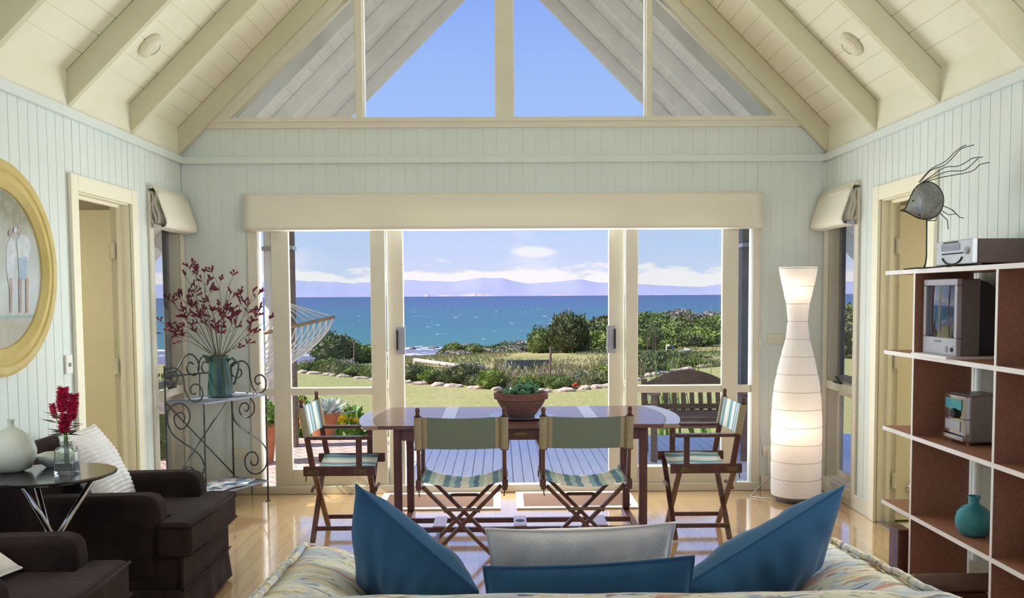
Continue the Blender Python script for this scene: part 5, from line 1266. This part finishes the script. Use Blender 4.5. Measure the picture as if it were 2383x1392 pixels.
# ------------------------------------------------------------------ wire plant stand
pL, pF, pR, pB = Vector((-2.343, 6.481, 0)), Vector((-2.03, 6.319, 0)), Vector((-1.755, 6.887, 0)), Vector((-2.053, 7.060, 0))
ws = thing('wire_plant_stand', (pL+pF+pR+pB)/4, 'wrought iron two-shelf stand with scrolled ends in the left corner', 'plant stand')
for p_, top in ((pL, 1.03), (pF, .785), (pR, .785), (pB, 1.0)):
    MB().tube([(p_.x, p_.y, .004), (p_.x, p_.y, top)], .0065, 8).build('leg', 'iron', ws, smooth=True)
    MB().lathe([(.016, 0), (.016, .005), (.006, .008)], (p_.x, p_.y, 0), 12).build('foot_pad', 'iron', ws)
for z, nm in ((.785, 'upper_shelf'), (.15, 'lower_shelf')):
    q = MB(); c4_ = [Vector((p_.x, p_.y, z)) for p_ in (pL, pF, pR, pB)]
    q.tube(c4_, .007, 6, closed=True)
    for i in range(1, 26): q.beam(c4_[0].lerp(c4_[3], i/26), c4_[1].lerp(c4_[2], i/26), .016, .003)
    for i in range(1, 4): q.beam(c4_[0].lerp(c4_[1], i/4)-Vector((0, 0, .003)), c4_[3].lerp(c4_[2], i/4)-Vector((0, 0, .003)), .008, .003)
    q.build(nm, 'ironshelf' if 'ironshelf' in M else 'iron', ws)
def zp(a): return (340+a[0]/2.35, 800+a[1]/2.35)
def smooth_pts(pts, k=6):
    out = []; n = len(pts)
    for i in range(n-1):
        p0 = pts[max(0, i-1)]; p1 = pts[i]; p2 = pts[i+1]; p3 = pts[min(n-1, i+2)]
        for j in range(k):
            t = j/k; out.append(tuple(.5*((2*p1[c]) + (-p0[c]+p2[c])*t + (2*p0[c]-5*p1[c]+4*p2[c]-p3[c])*t*t + (-p0[c]+3*p1[c]-3*p2[c]+p3[c])*t**3) for c in range(2)))
    out.append(pts[-1]); return out
def scroll(pts, a, b, nm='scroll', r=.0055):
    MB().tube([PL(*zp(q), a, b) for q in smooth_pts(pts)], r, 8).build(nm, 'iron', ws, smooth=True)
scroll([(200, 430), (212, 410), (205, 385), (180, 378), (155, 400), (160, 440), (190, 468), (225, 445), (240, 395), (225, 350), (190, 328), (150, 335), (122, 362), (115, 400), (122, 450), (150, 500), (200, 540), (260, 580), (300, 620), (318, 665)], pL, pF)
scroll([(262, 712), (262, 690), (235, 674), (205, 690), (200, 730), (225, 770), (265, 775), (300, 740), (318, 680)], pL, pF)
scroll([(572, 640), (580, 662), (605, 660), (613, 625), (590, 593), (555, 603), (540, 645), (555, 690), (590, 712), (625, 705), (655, 670), (663, 610), (648, 560), (600, 515), (540, 475), (490, 430), (472, 380), (468, 320)], pB, pR)
scroll([(538, 360), (550, 370), (562, 348), (548, 325), (522, 330), (510, 362), (525, 394), (560, 402), (588, 374), (590, 330), (568, 295)], pB, pR)
scroll([(625, 213), (608, 222), (595, 200), (605, 177), (635, 173), (655, 205), (650, 250), (622, 268), (590, 250), (572, 200), (563, 130), (535, 97), (500, 100), (470, 125)], pB, pR)
scroll([(495, 140), (515, 140), (522, 165), (500, 188), (472, 172), (462, 135), (480, 102), (510, 110)], pB, pR)
scroll([(272, 272), (250, 275), (243, 245), (260, 223), (290, 228), (310, 268), (300, 305), (268, 318), (235, 300), (212, 250), (205, 190), (182, 148), (145, 132), (105, 142)], pL, pF)
scroll([(118, 160), (160, 155), (172, 190), (152, 226), (122, 226), (108, 205)], pL, pF)
scroll([(258, 112), (240, 102), (222, 125), (232, 160), (268, 172), (288, 140), (280, 90), (245, 57), (205, 78), (170, 140), (135, 190)], pL, pB)
scroll([(335, 106), (320, 98), (304, 120), (310, 150), (335, 160), (352, 130), (352, 95), (330, 64), (300, 80), (286, 120), (284, 150)], pL, pB)
scroll([(376, 106), (392, 98), (406, 120), (400, 150), (375, 160), (356, 130), (360, 92), (382, 66), (420, 80), (440, 130), (450, 170)], pL, pB)
MB().tube([Vector((pL.x, pL.y, .955)), Vector((pB.x, pB.y, .955))], .006, 8).build('gallery_rail', 'iron', ws)
MB().tube([pL.lerp(pB, .5)+Vector((0, 0, .785)), pL.lerp(pB, .5)+Vector((0, 0, .955))], .0045, 8).build('gallery_post', 'iron', ws)
for a, b in ((pL, pB), (pB, pL)): MB().tube([a+Vector((0, 0, .78)), b+Vector((0, 0, .17))], .005, 8).build('cross_brace', 'iron', ws)
# magazines on the lower shelf
ax = (pR-pF).normalized(); ay = (pL-pF).normalized(); rz_ = math.atan2(ax.y, ax.x)
for i, (u, v, z, a, lb) in enumerate(((.20, .17, .158, .1, 'bottom magazine of the pile on the lower wire shelf'), (.34, .15, .165, -.25, 'magazine lying open-faced on top, left half of the lower wire shelf'), (.46, .19, .158, .35, 'magazine at the right end of the lower wire shelf'))):
    c = pF+ax*u+ay*v; t = thing('magazine', (c.x, c.y, z), lb, 'magazine', 'magazines on the wire stand', rz_+a)
    MB().box((0, 0, .0025), (.21, .27, .005)).build('pages', 'white', t, world=False); MB().box((0, 0, .0055), (.212, .272, .001)).build('cover', 'magazine', t, world=False)
# jug and kangaroo paw
JX, JY, JZ = -2.045, 6.735, .793
jg = thing('enamel_jug', (JX, JY, JZ), 'tall dark green enamel jug full of flower stems on the wire stand', 'jug')
MB().lathe([(.088, 0), (.09, .004), (.086, .02), (.068, .27), (.070, .29), (.066, .29), (.062, .26), (.08, .02), (.001, .012)], (JX, JY, JZ), 40, cap=False).build('body', 'greenjug', jg, smooth=True)
MB().tube([(JX+.066, JY-.01, JZ+.255), (JX+.10, JY-.02, JZ+.275), (JX+.145, JY-.03, JZ+.235), (JX+.145, JY-.03, JZ+.19), (JX+.115, JY-.02, JZ+.10), (JX+.105, JY-.02, JZ+.085)], .008, 8).build('handle', 'greenjug', jg, smooth=True)
MB().prism([(JX-.066, JZ+.22), (JX-.062, JZ+.29), (JX-.115, JZ+.30)], JY-.018, JY+.018, 'y').build('spout', 'greenjug', jg, bevel=.004)
def zk(a): return (330+a[0]/5.355, 600+a[1]/5.355)
STEMS = [ # (mid, tip, dy, blossoms) traced on the enlarged photograph
 ((650, 1000), (150, 740), -.08, 6), ((500, 960), (175, 930), .06, 4), ((560, 760), (300, 480), .02, 6), ((640, 640), (430, 470), -.05, 11),
 ((700, 500), (500, 150), .05, 6), ((735, 420), (660, 120), -.02, 9), ((760, 420), (790, 130), .06, 4), ((740, 360), (860, 260), .0, 5),
 ((830, 800), (600, 400), .09, 6), ((900, 720), (870, 650), -.09, 7), ((1030, 500), (860, 140), .07, 3), ((1030, 460), (1150, 190), -.04, 4),
 ((1010, 760), (1070, 600), .03, 10), ((1100, 850), (1200, 680), -.1, 5), ((1200, 860), (1230, 420), .04, 7), ((1290, 700), (1400, 400), .08, 10),
 ((1300, 900), (1480, 620), -.02, 7), ((1350, 920), (1640, 730), .02, 7), ((1100, 1130), (1350, 1060), -.07, 2), ((930, 900), (900, 860), -.1, 7), ((960, 900), (1010, 860), -.12, 7), ((700, 850), (620, 830), -.1, 5), ((820, 760), (720, 740), -.12, 6), ((450, 800), (350, 830), -.03, 9)]
ORDN = 'first second third fourth fifth sixth seventh eighth ninth tenth eleventh twelfth thirteenth fourteenth fifteenth sixteenth seventeenth eighteenth nineteenth twentieth twenty-first twenty-second twenty-third twenty-fourth'.split()
SRT = sorted(range(len(STEMS)), key=lambda k: STEMS[k][1][0]); ORDW = {k: ORDN[j] for j, k in enumerate(SRT)}
for i, (mid, tip, dy, nb) in enumerate(STEMS):
    r = random.Random(100+i); a0 = 2*PI*i/len(STEMS); y_ = JY+dy
    b0 = Vector((JX+.03*math.cos(a0), JY+.03*math.sin(a0), JZ+.02)); rim = P(510+ (zk(mid)[0]-510)*.16, 828, y=JY+dy*.3)
    m_ = P(*zk(mid), y=y_*.6+JY*.4); tp = P(*zk(tip), y=y_)
    t = thing('flower_stem', b0, 'crimson kangaroo paw stem in the green jug, tip '+ORDW[i]+' from the left', 'flower stem', 'flower stems in the green jug')
    q = MB()
    def bez(p0, p1, p2, p3, n=10): return [p0*(1-u)**3+p1*3*u*(1-u)**2+p2*3*u*u*(1-u)+p3*u**3 for u in [k/n for k in range(n+1)]]
    L_ = bez(rim, rim.lerp(m_, .6), m_.lerp(tp, .15), m_.lerp(tp, .6), 10)
    q.tube([b0]+L_, [.0026]*6+[.002]*6, 6)
    fl_ = MB(); s0 = L_[-1]; dirn = (tp-m_).normalized()
    twigs = [(s0, tp)]
    for k in range(max(1, nb//2)):
        o_ = L_[r.randint(5, 9)]; e_ = o_+(dirn+Vector((r.uniform(-.9, .9), r.uniform(-.5, .5), r.uniform(-.5, .7)))).normalized()*r.uniform(.06, .14); twigs.append((o_, e_))
    for k, (a_, e_) in enumerate(twigs):
        md = a_.lerp(e_, .5)+Vector((0, 0, -.008)); q.tube([a_, md, e_], .0014, 5)
        for b in range(max(2, round(nb/len(twigs)*2.6))):
            c = a_.lerp(e_, r.uniform(.45, 1.0)); dd = ((e_-a_).normalized()*.7+Vector((r.uniform(-1, 1), r.uniform(-1, 1), r.uniform(-.3, 1)))).normalized(); Lb = r.uniform(.024, .043)
            side = dd.orthogonal().normalized(); side = Matrix.Rotation(r.uniform(0, 6), 3, dd) @ side
            fl_.tube([c, c+dd*Lb*.55, c+dd*Lb*.85], [.0026, .0052, .0072], 6)
            for w_ in (-1, 0, 1): fl_.tube([c+dd*Lb*.8, c+dd*Lb*1.15+side*w_*.009], [.0045, .0018], 5)
    q.build('stalk', 'stem', t, smooth=True); fl_.build('blossoms', 'paw', t, smooth=True)
# ------------------------------------------------------------------ shelving unit
XF, XB = 2.09, 2.388
su = thing('shelf_unit', (2.24, 4.0, 0), 'open brown laminate shelf unit with white edges along the right wall', 'shelf unit')
def slab(nm, a, b, edges):
    o = MB().b2(a, b).build(nm, 'walnut', su)
    e = MB(); a = Vector(a); b = Vector(b)
    e.b2((XF-.0025, a.y, a.z), (XF, b.y, b.z))
    if 'end' in edges: e.b2((XF-.0025, b.y, a.z), (b.x, b.y+.0025, b.z))
    if 'back' in edges: e.b2((b.x, a.y, a.z), (b.x+.002, b.y, b.z))
    e.build('edge_strip', 'edge', o); return o
for z in (1.608, 1.172, .750, .335): slab('shelf', (XF, 2.2, z-.010), (XB, 5.205, z+.012), ('end',))
for y in (4.84, 4.03, 3.2, 2.25):
    zz = [0, .325, .740, 1.162, 1.598]
    for a, b in zip(zz[:-1], zz[1:]):
        z0 = a+(.022 if a else 0); slab('upright_panel', (XF, y-.009, z0), (XB, y+.009, b), ('back',))
# television
tv = thing('television', (2.26, 4.62, 1.184), 'small silver and black tube television on the shelf unit', 'television'); y0, y1, z0, z1 = 4.445, 4.80, 1.196, 1.566
MB().b2((2.118, y0, z0), (2.145, y1, z0+.085)).b2((2.118, y0, z1-.032), (2.145, y1, z1)).b2((2.118, y0, z0+.085), (2.145, y0+.028, z1-.032)).b2((2.118, y1-.028, z0+.085), (2.145, y1, z1-.032)).build('bezel', 'tvsilver' if 'tvsilver' in M else 'steel', tv, bevel=.005)
MB().b2((2.145, y0+.002, z0), (2.235, y1-.002, z1-.002)).build('front_casing', 'tvgrey' if 'tvgrey' in M else 'post', tv, bevel=.008)
MB().prism([(2.235, z0+.004), (2.385, z0+.004), (2.385, z1-.11), (2.33, z1-.07), (2.275, z1-.02), (2.235, z1-.008)], y0+.008, y1-.008, 'y').build('rear_casing', 'black', tv, bevel=.006)
def scr(u, v):
    Y_ = y0+.026+(y1-y0-.052)*u; Z_ = z0+.083+(z1-.03-z0-.083)*v; return (2.138-.020*(1-(2*u-1)**2*.8-(2*v-1)**2*.2), Y_, Z_)
MB().grid(scr, 16, 16).build('screen', 'screen' if 'screen' in M else 'blackgloss', tv, smooth=True)
MB().b2((2.1165, y0+.03, z0+.01), (2.12, y1-.12, z0+.05)).build('control_flap', 'tvsilver' if 'tvsilver' in M else 'steel', tv)
MB().b2((2.1165, y1-.20, z0+.060), (2.119, y1-.13, z0+.070)).build('name_badge', 'post', tv)
MB().lathe([(.011, 0), (.011, .004)], (2.1175, y0+.04, z0+.03), 16, Ry(-PI/2)).build('speaker_button', 'black', tv)
MB().lathe([(.016, 0), (.016, .002)], (2.1175, y0+.09, z0+.03), 20, Ry(-PI/2)).build('power_button', 'post', tv)
own(MB().b2((2.06, 4.42, 1.184), (2.30, 4.80, 1.196)), 'turntable_board', 'edge', 'thin white board under the television', 'board', loc=(2.18, 4.61, 1.184))
# stereo receiver on top
Z0 = 1.6205; sr = thing('stereo_player', (2.24, 4.42, Z0), 'black player with a silver front panel on top of the shelf unit', 'stereo')
MB().b2((2.115, 4.25, Z0+.012), (2.395, 4.60, Z0+.122)).build('body', 'tvblack' if 'tvblack' in M else 'black', sr, bevel=.003)
MB().b2((2.085, 4.25, Z0+.010), (2.115, 4.60, Z0+.124)).build('front_panel', 'whitemetal' if 'whitemetal' in M else 'steel', sr, bevel=.008)
MB().b2((2.082, 4.36, Z0+.075), (2.086, 4.54, Z0+.108)).build('display', 'steel', sr); MB().b2((2.081, 4.33, Z0+.058), (2.086, 4.53, Z0+.064)).build('disc_slot', 'black', sr)
MB().tube([(2.082, 4.43+.10*math.cos(a), Z0+.055+.045*math.sin(a)) for a in [PI+.3+k*.23 for k in range(12)]], .004, 6).build('trim_arc', 'black', sr)
MB().lathe([(.018, 0), (.015, .008)], (2.084, 4.29, Z0+.07), 20, Ry(-PI/2)).build('volume_dial', 'steel', sr)
for k in range(5): MB().b2((2.082, 4.38+k*.03, Z0+.111), (2.086, 4.40+k*.03, Z0+.117)).build('button', 'black', sr)
for y in (4.29, 4.56):
    for x in (2.13, 2.37): MB().lathe([(.012, 0), (.012, .013)], (x, y, Z0), 12).build('foot', 'black', sr)
pc = MB().tube([(2.11, 5.02, Z0+.004), (2.10, 4.85, Z0+.006), (2.115, 4.7, Z0+.004), (2.10, 4.5, Z0+.007), (2.11, 4.35, Z0+.004), (2.105, 4.2, Z0+.005)], .004, 6)
own(pc, 'cable', 'black', 'black cable lying along the front of the top shelf', 'cable', loc=(2.11, 4.6, Z0))
# mini hi-fi, silver
mh = thing('mini_hifi', (2.25, 4.58, .762), 'silver mini hi-fi with a black knob on the middle shelf', 'stereo'); rzh = -.12
def mbx(a, b): return MB().b2(a, b)
ph = thing  # readability only
y0, y1, z0, z1 = 4.47, 4.70, .775, 1.005; x0 = 2.185
MB().b2((x0+.02, y0, z0), (2.385, y1, z1)).build('casing', 'hifiside' if 'hifiside' in M else 'steel', mh, bevel=.012)
MB().b2((x0, y0+.006, z0+.03), (x0+.03, y1-.006, z1-.004)).build('front_panel', 'chrome', mh, bevel=.006)
MB().b2((x0-.003, y0+.04, z1-.075), (x0+.001, y1-.03, z1-.025)).build('display_window', 'bluepot', mh)
MB().b2((x0-.004, y0+.05, z0+.05), (x0+.001, y1-.03, z0+.10)).build('cassette_door', 'tvsilver' if 'tvsilver' in M else 'steel', mh, bevel=.002)
MB().lathe([(.026, 0), (.024, .016), (.001, .018)], (x0-.001, y0+.10, z0+.135), 24, Ry(-PI/2)).build('volume_knob', 'black', mh)
MB().b2((x0-.012, y0+.006, z0+.006), (x0+.03, y1-.006, z0+.030)).build('lower_lip', 'chrome', mh, bevel=.003)
MB().b2((x0-.002, y0, z0+.112), (x0+.03, y1, z0+.115)).build('seam', 'black', mh)
for y in (y0+.03, y1-.03):
    for x in (x0+.03, 2.36): MB().lathe([(.01, 0), (.012, .013)], (x, y, .762), 12).build('foot', 'chrome', mh)
for z in (.05, .175): MB().b2((2.33, y0-.002, z0+z-.012), (2.345, y0+.001, z0+z+.012)).build('side_vent', 'black', mh)
# vases
v = thing('vase', (2.20, 4.40, .347), 'round aqua glass vase with a short neck on the lowest shelf', 'vase')
MB().lathe([(.04, 0), (.066, .012), (.08, .045), (.083, .075), (.074, .112), (.05, .138), (.026, .150), (.022, .168), (.030, .19), (.026, .19), (.018, .165), (.02, .145)], (2.20, 4.40, .347), 40, cap=False).add([(2.20+.04*math.cos(k*PI/10), 4.40+.04*math.sin(k*PI/10), .348) for k in range(20)], [tuple(range(20))]).build('body', 'bluepot', v, smooth=True)
v = thing('vase', (2.26, 3.82, .347), 'white vase just showing at the right picture edge on the lowest shelf', 'vase')
MB().lathe([(.05, 0), (.09, .02), (.11, .06), (.105, .10), (.06, .15), (.03, .17), (.035, .2)], (2.26, 3.82, .347), 36, cap=False).build('body', 'ceramic', v, smooth=True)
# things on the floor by the shelf
q = MB(); a = P(2150, 1372, y=4.55); b = P(2285, 1372, y=4.40)
t = thing('rolled_bolster', (2.2, 4.45, 0), 'brown leather bolster roll lying on a dark plinth under the shelf unit', 'bolster')
MB().tube([(1.9, 4.38, .125), (2.28, 4.38, .125)], .045, 20).build('roll', 'bench', t, smooth=True, bevel=.01); MB().b2((1.92, 4.34, 0), (2.25, 4.42, .085)).build('plinth', 'wood', t, bevel=.008)
t = thing('timber_box', (2.09, 4.96, 0), 'small red-brown timber box end beside the first shelf upright', 'box')
MB().b2((2.055, 4.90, 0), (2.12, 5.02, .235)).build('body', 'wood', t, bevel=.006); MB().b2((2.05, 4.893, .235), (2.123, 5.025, .25)).build('lid', 'wood', t, bevel=.005)
# ------------------------------------------------------------------ fish sculpture
FY = 4.76
def zf(a, dy=0.): return P(1980+a[0]/3.762, 330+a[1]/3.762, y=FY+dy)
fb = zf((640, 1108)); fi = thing('fish_sculpture', (fb.x, FY, 1.6205), 'grey metal wire fish on a rod stand on top of the shelf unit', 'sculpture')
OUT = [(435, 603), (485, 575), (505, 525), (530, 470), (560, 412), (610, 368), (665, 352), (715, 360), (765, 395), (800, 450), (812, 510), (802, 570), (775, 625), (730, 660), (680, 678), (620, 675), (565, 655), (515, 628), (470, 608)]
OUTS = smooth_pts(OUT+[OUT[0]], 4)[:-1]; cc = (650, 520)
M['fishbody'] = mat('hammered_grey_metal', (.17, .17, .155), .5, (.26, .26, .24), 22., metal=.5, bump=.3)
M['fishhead'] = mat('pale_pewter_metal', (.36, .38, .38), .4, (.24, .26, .26), 8., metal=.5, bump=.15)
def inflate(sgn, sel=None):
    rings = []; R_ = 8; q = MB(); n = len(OUTS); vs = []
    for k in range(R_+1):
        s_ = k/R_; h = .035*math.sqrt(max(0, 1-s_*s_))
        for o_ in OUTS: vs.append(zf((cc[0]+(o_[0]-cc[0])*s_, cc[1]+(o_[1]-cc[1])*s_), sgn*h))
    fs = [(k*n+i, k*n+(i+1) % n, (k+1)*n+(i+1) % n, (k+1)*n+i) for k in range(R_) for i in range(n)]
    return q.add(vs, fs)
q = inflate(-1); q2 = inflate(1); q.add(q2.v, q2.f); q.build('body', 'fishbody', fi, smooth=True)
hd = [(o_[0], o_[1]) for o_ in OUTS]
# the paler head plate: the part of the outline left of the gill arc, laid on the body
gill = smooth_pts([(565, 405), (605, 450), (630, 510), (632, 580), (618, 675)], 5)
left = [o_ for o_ in OUTS if (o_[0] < 566 and o_[1] < 420) or o_[0] < 520 or (o_[0] < 618 and o_[1] > 600)]
hull = [(565, 410), (545, 445), (522, 490), (505, 530), (490, 572), (478, 590), (500, 615), (540, 640), (580, 658), (618, 668)]+[g_ for g_ in gill[::-1]]
vs = []
for a_ in hull:
    vs.append(zf(a_, -.014))
cx_h = (575, 560)
q = MB(); n = len(hull); vs = []
for k in range(6):
    s_ = k/5; 
    for a_ in hull:
        pt = (cx_h[0]+(a_[0]-cx_h[0])*s_, cx_h[1]+(a_[1]-cx_h[1])*s_)
        # height of the body surface here
        best = 1.
        ang = math.atan2(pt[1]-cc[1], pt[0]-cc[0]); d_ = math.hypot(pt[0]-cc[0], pt[1]-cc[1])
        m_ = min(OUTS, key=lambda o_: abs((math.atan2(o_[1]-cc[1], o_[0]-cc[0])-ang+PI) % (2*PI)-PI)); D_ = math.hypot(m_[0]-cc[0], m_[1]-cc[1])
        h = .035*math.sqrt(max(0, 1-min(1, d_/D_)**2)); vs.append(zf(pt, -h-.0025))
q.add(vs, [(k*n+i, k*n+(i+1) % n, (k+1)*n+(i+1) % n, (k+1)*n+i) for k in range(5) for i in range(n)]); q.build('head_plate', 'fishhead', fi, smooth=True)
def surf(a_, e=.004):
    ang = math.atan2(a_[1]-cc[1], a_[0]-cc[0]); d_ = math.hypot(a_[0]-cc[0], a_[1]-cc[1]); m_ = min(OUTS, key=lambda o_: abs((math.atan2(o_[1]-cc[1], o_[0]-cc[0])-ang+PI) % (2*PI)-PI)); D_ = math.hypot(m_[0]-cc[0], m_[1]-cc[1])
    return zf(a_, -.035*math.sqrt(max(0, 1-min(1, d_/D_)**2))-e)
MB().tube([zf(o_) for o_ in OUTS], .0035, 6, closed=True).build('rim_wire', 'black', fi)
MB().tube([surf(a_) for a_ in gill], .003, 6).build('gill_wire', 'steel', fi)
MB().ball(surf((547, 518), .002), (.005, .004, .005), 10, 8).build('eye', 'black', fi)
sc_ = MB()
for (x_, y_, a0, a1) in ((720, 410, -1.3, 1.3), (770, 470, -1.2, 1.4), (725, 490, -1.6, 1.5), (680, 440, -1.2, 1.), (700, 545, -1.4, 1.5), (745, 575, -1.4, 1.6), (660, 500, -1., 1.2), (665, 585, -1.2, 1.3), (705, 620, -1.4, 1.5), (655, 640, -1.4, 1.2), (790, 520, -1.3, 1.3), (690, 390, -1, .8)):
    sc_.tube([surf((x_-8+26*math.cos(a0+(a1-a0)*k/7), y_+27*math.sin(a0+(a1-a0)*k/7)), .002) for k in range(8)], .0014, 5)
sc_.build('scale_wires', 'brass2' if 'brass2' in M else 'steel', fi)
for pts in ([(595, 355), (650, 290), (715, 230), (830, 170), (900, 100), (960, 52), (1010, 28)], [(605, 360), (700, 250), (820, 205), (900, 130), (970, 60), (1080, 28)], [(620, 358), (720, 290), (820, 225), (930, 215), (1000, 185), (1070, 142), (1155, 135)], [(635, 352), (740, 300), (860, 258), (970, 255), (1030, 225), (1115, 145)], [(650, 352), (800, 310), (1050, 262), (1130, 200), (1217, 182)]):
    MB().tube([zf(p_, -.03*i/4) for i, p_ in enumerate(smooth_pts(pts, 3))], .0022, 6).build('fin_wire', 'iron', fi, smooth=True)
for pts in ([(805, 560), (850, 578), (895, 600), (950, 660), (988, 667)], [(800, 605), (855, 640), (920, 632), (890, 600)], [(780, 625), (845, 685), (853, 765)]):
    MB().tube([zf(p_) for p_ in pts], .0022, 6).build('tail_wire', 'iron', fi, smooth=True)
MB().tube([zf((665, 672)), zf((662, 1000)), zf((655, 1060)), (fb.x, FY, 1.626)], .004, 8).build('stand_rod', 'iron', fi, smooth=True)
MB().tube([zf((665, 690)), zf((745, 690)), zf((757, 640))], .003, 6).build('support_wire', 'steel', fi)
MB().lathe([(.042, 0), (.042, .005), (.001, .007)], (fb.x, FY, 1.6205), 32, sy=.9).build('base_plate', 'iron', fi)
